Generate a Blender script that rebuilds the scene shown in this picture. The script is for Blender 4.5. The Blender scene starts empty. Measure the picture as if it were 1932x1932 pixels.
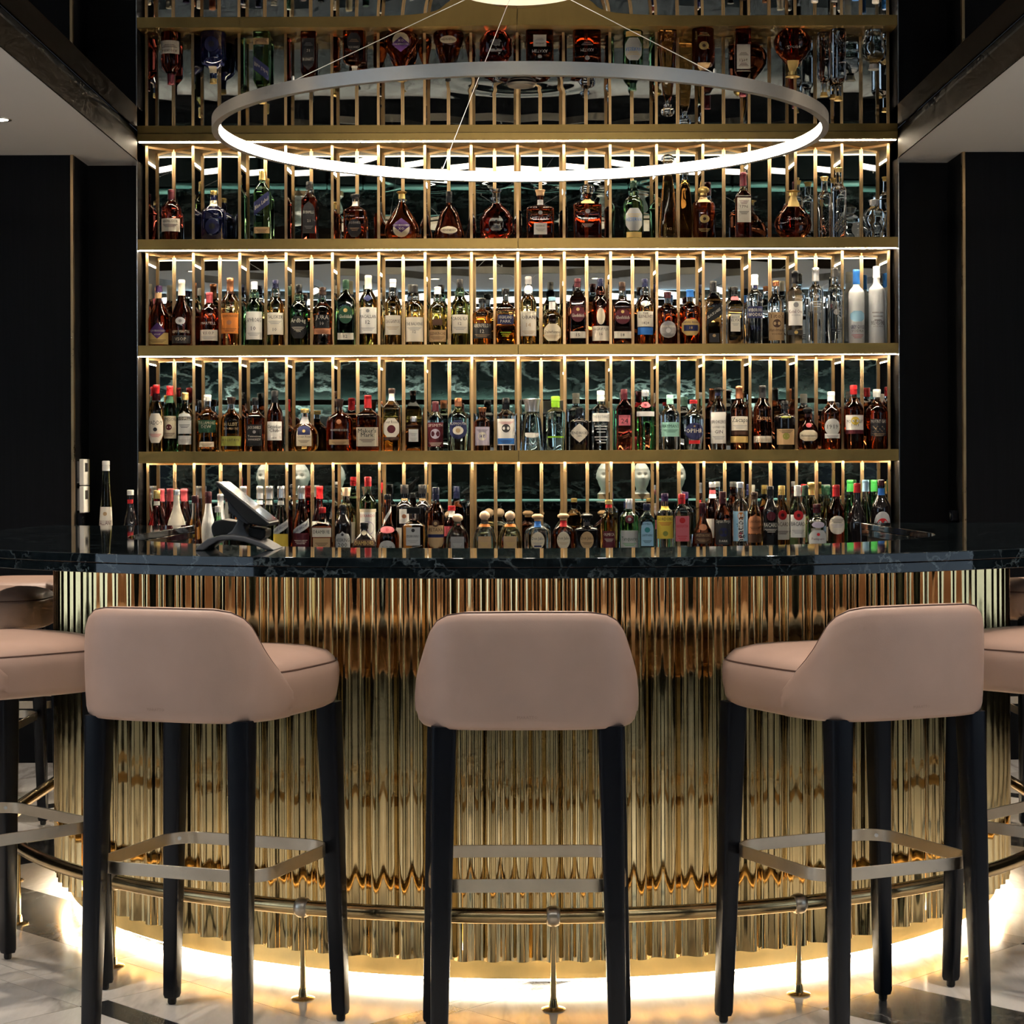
import bpy, bmesh, math, random
from mathutils import Vector, Matrix, noise
R_ = random.Random(7)
pi = math.pi
sc = bpy.context.scene
col = sc.collection

# ------------------------------------------------------------------ camera
cam_d = bpy.data.cameras.new('camera'); cam = bpy.data.objects.new('camera', cam_d); col.objects.link(cam)
cam_d.sensor_width = 36.0; cam_d.lens = 3700 / 1932 * 36.0
cam_d.shift_y = -71 / 1932
cam_d.clip_start = 0.05; cam_d.clip_end = 60
cam.location = (-0.03, 0.0, 1.27); cam.rotation_euler = (pi / 2, 0.0034, 0)
sc.camera = cam
# ------------------------------------------------------------------ world, view
sc.view_settings.view_transform = 'Standard'; sc.view_settings.look = 'None'
sc.view_settings.exposure = 0.5; sc.view_settings.gamma = 1.0
sc.view_settings.use_curve_mapping = False
w = bpy.data.worlds.new('night_sky'); sc.world = w; w.use_nodes = True
w.node_tree.nodes['Background'].inputs[0].default_value = (0.55, 0.66, 0.8, 1)
w.node_tree.nodes['Background'].inputs[1].default_value = 0.05
cy_ = sc.cycles
cy_.max_bounces = 9; cy_.glossy_bounces = 6; cy_.transmission_bounces = 8; cy_.diffuse_bounces = 3
cy_.transparent_max_bounces = 6
cy_.caustics_refractive = False; cy_.caustics_reflective = True; cy_.blur_glossy = 0.6
cy_.sample_clamp_indirect = 4.0; cy_.sample_clamp_direct = 0
cy_.use_light_tree = True
cy_.use_adaptive_sampling = True; cy_.adaptive_threshold = .06; cy_.adaptive_min_samples = 10

def area(name, loc, rot, sx, sy, watts, colr, spread=pi):
    d = bpy.data.lights.new(name, 'AREA'); d.shape = 'RECTANGLE'; d.size = sx; d.size_y = sy
    d.energy = watts; d.color = colr; d.spread = spread
    o = bpy.data.objects.new(name, d); col.objects.link(o); o.location = loc; o.rotation_euler = rot
    return o
# area lights added for assumed daylight, at assumed unseen windows in the two long walls of the lounge (windows are built below)
ASSUMED_DAY = (0.62, 0.80, 1.0)
area('assumed_daylight_a', (-4.9, 2.6, 1.55), (0, -pi / 2, 0), 2.0, 3.4, 24, ASSUMED_DAY)
area('assumed_daylight_b', (4.9, 2.6, 1.55), (0, pi / 2, 0), 2.0, 3.4, 17, ASSUMED_DAY)

# ------------------------------------------------------------------ helpers
class MB:
    def __init__(s): s.v = []; s.f = []; s.m = []
    def add(s, vs, fs, mi=0):
        b = len(s.v); s.v += [tuple(p) for p in vs]
        for f in fs: s.f.append(tuple(i + b for i in f)); s.m.append(mi)
    def box(s, x0, x1, y0, y1, z0, z1, mi=0):
        s.add([(x0,y0,z0),(x1,y0,z0),(x1,y1,z0),(x0,y1,z0),(x0,y0,z1),(x1,y0,z1),(x1,y1,z1),(x0,y1,z1)],
              [(0,3,2,1),(4,5,6,7),(0,1,5,4),(1,2,6,5),(2,3,7,6),(3,0,4,7)], mi)
    def loft(s, rings, closed=True, cap0=True, cap1=True, mi=0):
        n = len(rings[0]); b = len(s.v)
        for r in rings: s.v += [tuple(p) for p in r]
        for i in range(len(rings) - 1):
            for j in range(n if closed else n - 1):
                k = (j + 1) % n
                s.f.append((b+i*n+j, b+i*n+k, b+(i+1)*n+k, b+(i+1)*n+j)); s.m.append(mi)
        if cap0: s.f.append(tuple(b + j for j in reversed(range(n)))); s.m.append(mi)
        if cap1: s.f.append(tuple(b + (len(rings)-1)*n + j for j in range(n))); s.m.append(mi)
    def lathe(s, prof, n=24, cx=0, cy=0, z0=0, mi=0, cap=True):
        s.loft([[(cx + r*math.cos(2*pi*j/n), cy + r*math.sin(2*pi*j/n), z0 + h) for j in range(n)] for h, r in prof], True, cap, cap, mi)
    def tube(s, pts, r, n=10, mi=0, cap=True):
        rings = []; P = [Vector(p) for p in pts]; up = Vector((0, 0, 1))
        for i, p in enumerate(P):
            t = (P[min(i+1, len(P)-1)] - P[max(i-1, 0)]).normalized()
            a = t.cross(up)
            if a.length < 1e-4: a = t.cross(Vector((1, 0, 0)))
            a.normalize(); b = a.cross(t)
            rr = r[i] if isinstance(r, (list, tuple)) else r
            rings.append([p + rr*(math.cos(2*pi*j/n)*a + math.sin(2*pi*j/n)*b) for j in range(n)])
        s.loft(rings, True, cap, cap, mi)
    def prism(s, poly, y0, y1, mi=0):          # polygon in x,z extruded along y
        n = len(poly)
        s.add([(x, y0, z) for x, z in poly] + [(x, y1, z) for x, z in poly],
              [tuple(range(n))] + [tuple(reversed(range(n, 2*n)))] + [((i+1) % n, i, n+i, n+(i+1) % n) for i in range(n)], mi)
    def mesh(s, name, smooth=None, fix=False):
        me = bpy.data.meshes.new(name); me.from_pydata(s.v, [], s.f)
        for p, m in zip(me.polygons, s.m): p.material_index = m
        if fix:
            bm = bmesh.new(); bm.from_mesh(me); bmesh.ops.recalc_face_normals(bm, faces=bm.faces); bm.to_mesh(me); bm.free()
        me.update()
        if smooth is not None:
            me.shade_smooth()
            if smooth < 180: me.set_sharp_from_angle(angle=math.radians(smooth))
        return me
    def obj(s, name, mat, parent=None, smooth=None, fix=True):
        return mkobj(name, s.mesh(name, smooth, fix), mat, parent)

def mkobj(name, me, mat=None, parent=None, loc=None, rz=0):
    if mat is not None and len(me.materials) == 0:
        for m in (mat if isinstance(mat, (list, tuple)) else [mat]): me.materials.append(m)
    o = bpy.data.objects.new(name, me); col.objects.link(o)
    if parent: o.parent = parent
    if loc is not None: o.location = loc
    if rz: o.rotation_euler.z = rz
    return o
def empty(name, loc=(0, 0, 0), rz=0):
    o = bpy.data.objects.new(name, None); col.objects.link(o); o.location = loc; o.rotation_euler.z = rz
    o.empty_display_size = 0.05
    return o
def tag(o, label=None, cat=None, group=None, kind=None):
    if label: o['label'] = label
    if cat: o['category'] = cat
    if group: o['group'] = group
    if kind: o['kind'] = kind
    return o
def copy_tree(o, parent=None):
    c = o.copy(); col.objects.link(c); c.parent = parent
    for ch in list(o.children): copy_tree(ch, c)
    return c
def bevel(o, wd, seg=2, ang=35):
    m = o.modifiers.new('edge', 'BEVEL'); m.width = wd; m.segments = seg; m.limit_method = 'ANGLE'; m.angle_limit = math.radians(ang)
    return o

# ------------------------------------------------------------------ materials
def mat(name, c=(.5,.5,.5), rough=.5, metal=0, trans=0, ior=1.45, emit=None, es=0, spec=None, coat=0, sheen=0):
    m = bpy.data.materials.new(name); m.use_nodes = True
    b = m.node_tree.nodes['Principled BSDF']
    b.inputs['Base Color'].default_value = (*c, 1); b.inputs['Roughness'].default_value = rough
    b.inputs['Metallic'].default_value = metal; b.inputs['Transmission Weight'].default_value = trans
    b.inputs['IOR'].default_value = ior
    if emit: b.inputs['Emission Color'].default_value = (*emit, 1); b.inputs['Emission Strength'].default_value = es
    if spec is not None: b.inputs['Specular IOR Level'].default_value = spec
    if coat: b.inputs['Coat Weight'].default_value = coat; b.inputs['Coat Roughness'].default_value = .03
    return m
def nd(m, t, **k):
    n = m.node_tree.nodes.new(t)
    for a, v in k.items():
        if a.startswith('i_'): n.inputs[a[2:].replace('_', ' ')].default_value = v
        else: setattr(n, a, v)
    return n
def lk(m, a, ao, b, bi): m.node_tree.links.new(a.outputs[ao], b.inputs[bi])
def bsdf(m): return m.node_tree.nodes['Principled BSDF']
def ramp(m, stops):
    n = nd(m, 'ShaderNodeValToRGB'); e = n.color_ramp.elements
    e[0].position, e[0].color = stops[0][0], (*stops[0][1], 1)
    e[1].position, e[1].color = stops[-1][0], (*stops[-1][1], 1)
    for p, c in stops[1:-1]:
        x = e.new(p); x.color = (*c, 1)
    return n
def coords(m, scale=(1,1,1), rot=(0,0,0), kind='Object', rnd=False):
    tc = nd(m, 'ShaderNodeTexCoord'); mp = nd(m, 'ShaderNodeMapping')
    mp.inputs['Scale'].default_value = scale; mp.inputs['Rotation'].default_value = rot
    lk(m, tc, kind, mp, 'Vector')
    if rnd:
        oi = nd(m, 'ShaderNodeObjectInfo'); ml = nd(m, 'ShaderNodeMath', operation='MULTIPLY'); ml.inputs[1].default_value = 37.0
        lk(m, oi, 'Random', ml, 0); lk(m, ml, 0, mp, 'Location')
    return mp
def bump(m, src, out, strength, dist=.001):
    b = nd(m, 'ShaderNodeBump'); b.inputs['Strength'].default_value = strength; b.inputs['Distance'].default_value = dist
    lk(m, src, out, b, 'Height'); lk(m, b, 'Normal', bsdf(m), 'Normal'); return b
def marble(name, base, dark, vein, scale, rough, veinw=.03, rnd=False, rot=(0,0,0), stretch=(1,1,1), amt=1.0):
    m = mat(name, base, rough, spec=.5); mp = coords(m, [scale*a for a in stretch], rot, rnd=rnd)
    n0 = nd(m, 'ShaderNodeTexNoise', i_Scale=1.3, i_Detail=6.0, i_Roughness=.6); lk(m, mp, 0, n0, 'Vector')
    mx = nd(m, 'ShaderNodeVectorMath', operation='MULTIPLY_ADD'); mx.inputs[1].default_value = (1.6,)*3
    lk(m, n0, 'Color', mx, 0); lk(m, mp, 0, mx, 2)
    v = nd(m, 'ShaderNodeTexVoronoi', feature='DISTANCE_TO_EDGE', i_Scale=.9); lk(m, mx, 0, v, 'Vector')
    r1 = ramp(m, [(0, (1,1,1)), (veinw*.35, (.55,.55,.55)), (veinw, (0,0,0))]); lk(m, v, 'Distance', r1, 0)
    n1 = nd(m, 'ShaderNodeTexNoise', i_Scale=.8, i_Detail=5.0); lk(m, mp, 0, n1, 'Vector')
    r2 = ramp(m, [(.38, (0,0,0)), (.62, (1,1,1))]); lk(m, n1, 'Fac', r2, 0)
    ml = nd(m, 'ShaderNodeMath', operation='MULTIPLY'); lk(m, r1, 0, ml, 0); lk(m, r2, 0, ml, 1)
    ma = nd(m, 'ShaderNodeMath', operation='MULTIPLY'); lk(m, ml, 0, ma, 0); ma.inputs[1].default_value = amt
    n2 = nd(m, 'ShaderNodeTexNoise', i_Scale=2.2, i_Detail=8.0, i_Roughness=.65); lk(m, mx, 0, n2, 'Vector')
    r3 = ramp(m, [(.35, dark), (.65, base)]); lk(m, n2, 'Fac', r3, 0)
    mix = nd(m, 'ShaderNodeMix', data_type='RGBA'); mix.inputs[7].default_value = (*vein, 1)
    lk(m, ma, 0, mix, 0); lk(m, r3, 0, mix, 6); lk(m, mix, 2, bsdf(m), 'Base Color')
    return m
def brass(name, c, rough, stain=.25, scale=6, brush=None, bumps=0):
    m = mat(name, c, rough, metal=1); mp = coords(m, (scale,)*3)
    n = nd(m, 'ShaderNodeTexNoise', i_Scale=1.0, i_Detail=7.0, i_Roughness=.65); lk(m, mp, 0, n, 'Vector')
    r = ramp(m, [(.3, tuple(x*(1-stain) for x in c)), (.7, c)]); lk(m, n, 'Fac', r, 0); lk(m, r, 0, bsdf(m), 'Base Color')
    rr = nd(m, 'ShaderNodeMapRange'); rr.inputs['To Min'].default_value = rough*.6; rr.inputs['To Max'].default_value = rough*1.6
    lk(m, n, 'Fac', rr, 0); lk(m, rr, 0, bsdf(m), 'Roughness')
    if bumps:
        n2 = nd(m, 'ShaderNodeTexNoise', i_Scale=bumps, i_Detail=2.0)
        tc = nd(m, 'ShaderNodeTexCoord'); lk(m, tc, 'Object', n2, 'Vector'); bump(m, n2, 'Fac', .18, .004)
    return m
def leather(name, c):
    m = mat(name, c, .42, spec=.45); mp = coords(m, (1,)*3)
    n = nd(m, 'ShaderNodeTexNoise', i_Scale=420.0, i_Detail=3.0); lk(m, mp, 0, n, 'Vector'); bump(m, n, 'Fac', .25, .0006)
    n1 = nd(m, 'ShaderNodeTexNoise', i_Scale=9.0, i_Detail=4.0); lk(m, mp, 0, n1, 'Vector')
    r = ramp(m, [(.3, tuple(x*.9 for x in c)), (.7, c)]); lk(m, n1, 'Fac', r, 0); lk(m, r, 0, bsdf(m), 'Base Color')
    return m
def woodgrain(name, c, c2, rough=.4):
    m = mat(name, c, rough, spec=.15); mp = coords(m, (60, 60, 1.2))
    n = nd(m, 'ShaderNodeTexNoise', i_Scale=2.0, i_Detail=5.0); lk(m, mp, 0, n, 'Vector')
    r = ramp(m, [(.35, c2), (.65, c)]); lk(m, n, 'Fac', r, 0); lk(m, r, 0, bsdf(m), 'Base Color'); bump(m, n, 'Fac', .15, .0008)
    return m
WARM = (1.0, .74, .43)
M = dict(
    white_marble=marble('white_marble', (.80,.76,.715), (.60,.56,.51), (.30,.27,.245), 1.5, .16, .07, True, (0,0,.8), (1,.22,1), .8),
    grey_marble=marble('grey_marble', (.17,.165,.16), (.075,.072,.07), (.42,.40,.38), 2.2, .18, .06, True, (0,0,.3), (1,.4,1), .7),
    dark_marble=marble('dark_marble', (.034,.034,.035), (.02,.02,.021), (.12,.115,.11), 2.6, .2, .04, True),
    counter_marble=marble('counter_marble', (.008,.013,.016), (.0025,.004,.005), (.13,.17,.185), 11.0, .035, .045, False, (.3,.2,.4), (1,1,1.2), .6),
    green_marble=marble('green_marble', (.010,.017,.014), (.004,.007,.006), (.30,.36,.33), 1.5, .2, .05, False, (0,.5,0), (.7,.7,1.6), .8),
    brass_sheet=brass('brass_sheet', (.84,.63,.31), .07, .30, 3.0, bumps=7),
    brass_shelf=brass('brass_shelf', (.40,.272,.095), .36, .3, 5.0),
    brass_post=brass('brass_post', (.56,.375,.19), .28, .12, 5.0),
    brass_rail=brass('brass_rail', (.74,.54,.27), .2, .45, 8.0),
    brass_kick=brass('brass_kick', (1.0,.77,.35), .34, .15, 9.0),
    satin_brass=brass('satin_brass', (.66,.57,.45), .3, .12, 20.0),
    satin_steel=brass('satin_steel', (.66,.63,.58), .36, .1, 14.0),
    bronze=mat('bronze_paint', (.020,.0145,.0095), .6, spec=.05),
    mirror=mat('mirror', (.72,.74,.73), .004, metal=1),
    ceiling_mirror=mat('ceiling_mirror', (.30,.30,.31), .006, metal=1),
    dark_wood=woodgrain('dark_wood', (.0042,.0042,.0052), (.0024,.0024,.003), .45),
    black_lacquer=mat('black_lacquer', (.0028,.0036,.0065), .30, spec=.3),
    leather=leather('leather', (.42,.275,.215)),
    stitch=mat('stitch', (.10,.05,.035), .7),
    soffit=mat('soffit_paint', (.74,.73,.72), .7),
    black_gap=mat('black_gap', (.004,.004,.004), .6),
    led_shelf=mat('led_shelf', (1,1,1), .5, emit=(1.0,.85,.62), es=120),
    led_kick=mat('led_kick', (1,1,1), .5, emit=(1.0,.88,.68), es=42),
    led_under=mat('led_under', (1,1,1), .5, emit=(1.0,.90,.70), es=26),
    led_ring=mat('led_ring', (1,1,1), .5, emit=(1.0,.88,.72), es=44),
    led_ceiling_fill=mat('led_ceiling_fill', (1,1,1), .5, emit=(.50,.78,1.0), es=30),
    led_room=mat('led_room', (1,1,1), .5, emit=(.92,.96,1.0), es=13),
    led_wall=mat('led_wall', (1,1,1), .5, emit=(.85,1.0,.92), es=55),
    lamp=mat('lamp_lens', (1,1,1), .5, emit=(1.0,.82,.6), es=60),
    plaster=mat('plaster', (.82,.76,.64), .6),
    teal=mat('teal_leather', (.20,.44,.38), .45),
    rubber=mat('rubber', (.01,.01,.01), .7),
    steel_edge=mat('steel_edge', (.7,.72,.74), .2, metal=1),
    canopy=mat('canopy_enamel', (.72,.62,.46), .45),
)

# lettering: one flat outline per word, in the built-in face
TEXT = {}
def make_text(words):
    tmp = []
    for s in words:
        cu = bpy.data.curves.new('t', 'FONT'); cu.body = s.lstrip('|'); cu.align_x = 'CENTER'; cu.align_y = 'CENTER'; cu.size = 1.38; cu.resolution_u = 1; cu.fill_mode = 'FRONT'
        o = bpy.data.objects.new('t', cu); col.objects.link(o); tmp.append((s, o, cu))
    bpy.context.view_layer.update(); dg = bpy.context.evaluated_depsgraph_get()
    for s, o, cu in tmp:
        me = o.evaluated_get(dg).to_mesh()
        vs = [(v.co.x, v.co.y) for v in me.vertices]; fs = [tuple(p.vertices) for p in me.polygons]
        xs = [v[0] for v in vs]; mx = (max(xs)+min(xs))/2; ys = [v[1] for v in vs]; my = (max(ys)+min(ys))/2
        TEXT[s] = ([(x-mx, y-my) for x, y in vs], fs, max(xs)-min(xs))
        o.evaluated_get(dg).to_mesh_clear()
    for s, o, cu in tmp: bpy.data.objects.remove(o); bpy.data.curves.remove(cu)
make_text(['MARATTO'])
M['emboss'] = mat('emboss', (.28,.175,.135), .5)
# ------------------------------------------------------------------ the room
CX, CY = 0.03, 6.28                    # axis of the horseshoe bar
ZS, ZM = 2.69, 2.81                    # painted ceiling, mirror ceiling in the raised tray
TR, TY = 1.712, 6.30                   # tray half width and centre of its round end
XL, YB = 5.0, -5.2                     # lounge half width, wall behind the camera
def S(o): o['kind'] = 'structure'; return o

b = MB(); b.box(-XL, XL, YB, 9.3, -.06, -.012); floor = S(b.obj('floor', M['black_gap']))
# marble floor laid on the diagonal: cells in p = x+y, q = y-x, every tile a piece of its own
pc = [-6.4,-5.1,-3.8,-2.55,-1.3,0,1.2,1.62,2.44,2.90,3.624,3.738,4.075,4.51,5.35,5.785,6.62,6.735,7.06,7.50,8.35,8.78,9.6,9.73,10.9,12.1,13.3,14.4]
qc = [-6.4,-5.1,-3.8,-2.55,-1.3,0,.95,1.38,1.8,1.92,2.75,3.18,3.95,4.80,4.90,5.764,6.22,6.65,7.5,7.6,8.05,8.5,9.3,9.42,10.3,10.75,12.0,13.2,14.4]
def cellmat(p, q):
    if 3.624 < p < 3.738 and 4.90 < q < 5.764: return 'dark_marble'
    if 4.80 < q < 4.90 and p < 5.35: return 'grey_marble'
    if 5.35 < p < 5.785 and q < 3.95 and q > 2.75: return 'dark_marble'
    if 4.075 < p < 4.51 and q > 6.22 and q < 8.05: return 'grey_marble'
    if 6.62 < p < 6.735 and q < 3.95: return 'dark_marble'
    if 7.5 < q < 7.6 and p < 4.075: return 'dark_marble'
    if 9.3 < q < 9.42 or 9.6 < p < 9.73: return 'dark_marble'
    if 8.05 < q < 8.5 and 4.51 < p < 7.06: return 'dark_marble'
    if 8.35 < p < 8.78 and 4.9 < q < 6.22: return 'grey_marble'
    if 2.44 < p < 2.9 and q > 8.5: return 'grey_marble'
    if 1.38 < q < 1.8 and 5.785 < p: return 'grey_marble'
    return 'white_marble'
def clip_rect(poly, x0, x1, y0, y1):
    for ax, lim, sgn in ((0, x0, 1), (0, x1, -1), (1, y0, 1), (1, y1, -1)):
        out = []
        for i in range(len(poly)):
            a, c = poly[i], poly[(i+1) % len(poly)]
            da, dc = (a[ax]-lim)*sgn, (c[ax]-lim)*sgn
            if da >= 0: out.append(a)
            if da*dc < 0: t = da/(da-dc); out.append((a[0]+t*(c[0]-a[0]), a[1]+t*(c[1]-a[1])))
        poly = out
        if len(poly) < 3: return None
    return poly
for i in range(len(pc)-1):
    for j in range(len(qc)-1):
        g = .0012
        p0, p1, q0, q1 = pc[i]+g, pc[i+1]-g, qc[j]+g, qc[j+1]-g
        poly = clip_rect([((p-q)/2, (p+q)/2) for p, q in ((p0,q0),(p1,q0),(p1,q1),(p0,q1))], -XL+.01, XL-.01, YB+.01, 9.0)
        if not poly: continue
        ctr = (sum(a[0] for a in poly)/len(poly), sum(a[1] for a in poly)/len(poly))
        n = len(poly); mb = MB()
        pl = [(a[0]-ctr[0], a[1]-ctr[1]) for a in poly]
        if sum(pl[k][0]*pl[(k+1) % n][1]-pl[(k+1) % n][0]*pl[k][1] for k in range(n)) < 0: pl.reverse()
        mb.add([(x, y, -.012) for x, y in pl]+[(x, y, 0) for x, y in pl], [tuple(range(n, 2*n))]+[(k, (k+1) % n, n+(k+1) % n, n+k) for k in range(n)])
        o = mkobj('tile', mb.mesh('tile'), M[cellmat((p0+p1)/2, (q0+q1)/2)], floor, (ctr[0], ctr[1], 0))

# walls
def wallbox(name, x0, x1, y0, y1, z0, z1, m, parent=None):
    b = MB(); b.box(x0, x1, y0, y1, z0, z1); o = b.obj(name, M[m], parent)
    return o if parent else S(o)
PX = 1.967
wl = wallbox('wall_back_left', -XL, -PX-.012, 8.68, 9.25, 0, ZS, 'dark_wood')
wr = wallbox('wall_back_right', PX+.012, XL, 8.68, 9.25, 0, ZS, 'dark_wood')
for i, (o, s) in enumerate(((wl, -1), (wr, 1))):
    x0, x1 = sorted((s*PX, s*(PX+.012)))
    wallbox('edge_strip', x0, x1, 8.672, 8.70, 0, ZS, 'brass_post', o)
    wallbox('return_panel', x0, x1, 8.70, 9.25, 0, ZS, 'dark_wood', o)
wallbox('wall_recess_left', -PX, -1.716, 8.98, 9.25, 0, ZS, 'dark_wood')
wallbox('wall_recess_right', 1.716, PX, 8.98, 9.25, 0, ZS, 'dark_wood')
wallbox('wall_back', -1.73, 1.73, 9.13, 9.28, 0, 2.9, 'black_gap')
for i, s in enumerate((-1, 1)):
    x0, x1 = sorted((s*XL, s*(XL+.12)))
    o = wallbox('wall_left' if s < 0 else 'wall_right', x0, x1, 4.3, 9.25, 0, 3.0, 'dark_wood')
    wallbox('wall_panel', x0, x1, YB, .9, 0, 3.0, 'dark_wood', o)
    wallbox('wall_panel', x0, x1, .9, 4.3, 0, .55, 'dark_wood', o)
    wallbox('wall_panel', x0, x1, .9, 4.3, 2.55, 3.0, 'dark_wood', o)
    wn = empty('assumed_window_%d' % (i+1), (s*(XL+.04), 2.6, .55)); S(wn)  # assumed windows, out of view, framing the added daylight
    for k in range(5):
        y = -1.7 + k*.85
        b = MB(); b.box(-.025, .025, y-.02 if k else y, y+.02 if k < 4 else y, 0, 2.0); b.obj('assumed_mullion', M['bronze'], wn)
    for z0 in (0, 1.96):
        b = MB(); b.box(-.03, .03, -1.7, 1.7, z0, z0+.04); b.obj('assumed_window_frame', M['bronze'], wn)
wf = wallbox('wall_front', -XL, XL, YB-.12, YB, 0, 3.0, 'green_marble')
# marble wall panels behind the camera
for k in range(8):
    b = MB(); x0 = -XL + k*1.25
    b.box(x0+.003, x0+1.247, YB, YB+.02, 0, ZS); b.obj('marble_panel', M['green_marble'], wf)

# ceiling with the raised tray above the bar
def tray_path(r, n=64):
    pts = [(-r, 9.12)]
    pts += [(-r*math.cos(pi*k/n), TY - r*math.sin(pi*k/n)) for k in range(n+1)]
    return pts + [(r, 9.12)]
TP = tray_path(TR)
b = MB()
b.add([(-XL,YB,ZS),(-TR,YB,ZS),(-TR,9.25,ZS),(-XL,9.25,ZS)], [(0,3,2,1)])
b.add([(XL,YB,ZS),(TR,YB,ZS),(TR,9.25,ZS),(XL,9.25,ZS)], [(0,1,2,3)])
for a, c in zip(TP[1:-2], TP[2:-1]):
    b.add([(a[0],YB,ZS),(c[0],YB,ZS),(c[0],c[1],ZS),(a[0],a[1],ZS)], [(0,3,2,1)])
ceiling = S(b.obj('ceiling', M['soffit'], fix=False))
b = MB()
b.loft([[(x,y,ZS) for x,y in TP], [(x,y,ZM-.02) for x,y in TP]], False, False, False)
b.loft([[(x,y,ZS) for x,y in tray_path(TR+.006)], [(x,y,ZM-.02) for x,y in tray_path(TR+.006)]], False, False, False)
b.loft([[(x,y,ZS-.0005) for x,y in TP], [(x,y,ZS-.0005) for x,y in tray_path(TR+.006)]], False, False, False)
S(b.obj('trim_1', M['bronze'], smooth=30))
b = MB(); b.loft([[(x,y,ZM-.022) for x,y in tray_path(TR+.012)], [(x,y,ZM) for x,y in tray_path(TR+.012)]], False, False, False)
S(b.obj('trim_2', M['black_gap']))
# mirror film of the tray, drawn in a little around its two fittings
def film(x, y):
    z = 0
    for fx, fy, A, s in ((.012, 7.70, .0065, .10), (0, 6.13, .009, .28)):
        r = math.hypot(x-fx, y-fy); z -= A*math.exp(-(r/s)**2)
        if fy > 7: z -= .0012*math.cos(r/.026)*math.exp(-(r/.22)**2)
    return z
b = MB(); nx, ny = 150, 196; x0, x1, y0, y1 = -TR-.012, TR+.012, 4.56, 9.13
for j in range(ny+1):
    for i in range(nx+1):
        x = x0+(x1-x0)*i/nx; y = y0+(y1-y0)*j/ny; b.v.append((x, y, ZM+film(x, y)))
for j in range(ny):
    for i in range(nx):
        a = j*(nx+1)+i; b.f.append((a, a+nx+1, a+nx+2, a+1)); b.m.append(0)
S(b.obj('ceiling_mirror', M['ceiling_mirror'], smooth=180, fix=False))
# dark beam across the lounge ceiling and the light line further back
wallbox('trim_3', -XL, XL, 2.55, 2.95, ZS-.09, ZS, 'bronze')
for y0, y1, lab in ((2.52, 2.549, 'added cool fill light strip along the bar side of the lounge beam'), (2.951, 2.98, 'added cool fill light strip along the far side of the lounge beam')):
    cv = empty('added_cove_fill', (0, y0, ZS-.085)); tag(cv, lab, 'lamp')  # strips added on the beam only to brighten the lounge ceiling
    b = MB(); b.box(-4.6, 4.6, 0, y1-y0, 0, .012); b.obj('channel', M['bronze'], cv)
    b = MB(); b.box(-4.58, 4.58, .004, y1-y0-.004, .012, .016); b.obj('diffuser', M['led_ceiling_fill'], cv)
lt = empty('linear_ceiling_light', (0, 1.75, ZS)); tag(lt, 'long linear light set in the lounge ceiling', 'lamp')
b = MB(); b.box(-2.6, 2.6, -.05, .05, -.02, -.002); b.obj('lamp_housing', M['satin_steel'], lt)
b = MB(); b.box(-2.58, 2.58, -.035, .035, -.026, -.02); b.obj('diffuser', M['led_room'], lt)
ll = empty('wall_light', (0, YB+.03, 2.13)); tag(ll, 'long slim light bar washing the green marble wall', 'lamp')
b = MB(); b.box(-3.2, 3.2, 0, .05, -.012, .012); b.box(-3.2, 3.2, .05, .056, -.03, .03); b.obj('lamp_housing', M['bronze'], ll)
b = MB(); b.box(-3.18, 3.18, .005, .045, .012, .016); b.obj('diffuser', M['led_wall'], ll)
b = MB(); b.box(-3.18, 3.18, .005, .045, -.016, -.012); b.obj('diffuser', M['led_wall'], ll)

# recessed downlights around the bar
def downlight(x, y, watts, label, cone=80):
    e = empty('recessed_downlight', (x, y, ZS)); tag(e, label, 'lamp', 'recessed downlights around the bar')
    b = MB(); b.lathe([(-.0005, .045), (-.004, .045), (-.004, .032), (-.0005, .03)], 24, cap=False); b.obj('bezel', M['satin_steel'], e, 40)
    b = MB(); b.lathe([(-.003, .0), (-.003, .03), (-.0008, .03)], 20, cap=False); b.obj('lens', M['lamp'], e)
    d = bpy.data.lights.new('downlight_beam', 'SPOT'); d.energy = watts; d.spot_size = math.radians(cone); d.spot_blend = .7; d.color = (1, .88, .74); d.shadow_soft_size = .03
    o = bpy.data.objects.new('downlight_beam', d); col.objects.link(o); o.parent = e; o.location = (0, 0, -.012)
for s, sd in ((-1, 'left'), (1, 'right')):
    for k, (x, y, wt) in enumerate(((2.06, 7.8, 70), (2.05, 6.6, 60), (1.97, 5.5, 60), (1.35, 4.45, 50))):
        downlight(s*x, y, wt, 'small round recessed downlight in the pale ceiling beside the mirror tray')
for x, y, wt in ((-1.75, 4.0, 60), (-.42, 3.95, 40), (.42, 3.95, 40), (1.75, 4.0, 60), (-3.0, 4.6, 60), (3.0, 4.6, 60)):  # assumed downlights, added to light the floor before the stools
    downlight(x, y, wt, 'assumed small round recessed downlight in the lounge ceiling before the bar stools', 80)
downlight(.0, 4.25, 22, 'assumed small round recessed downlight in the pale ceiling before the tray end')  # assumed downlight, out of view

for x in (-1.75, .16, 1.95): downlight(x, YB+.75, 190, 'added round downlight brightening a plaster bust by the marble wall', 60)  # extra downlights added to brighten the busts and the teal roll
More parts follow.
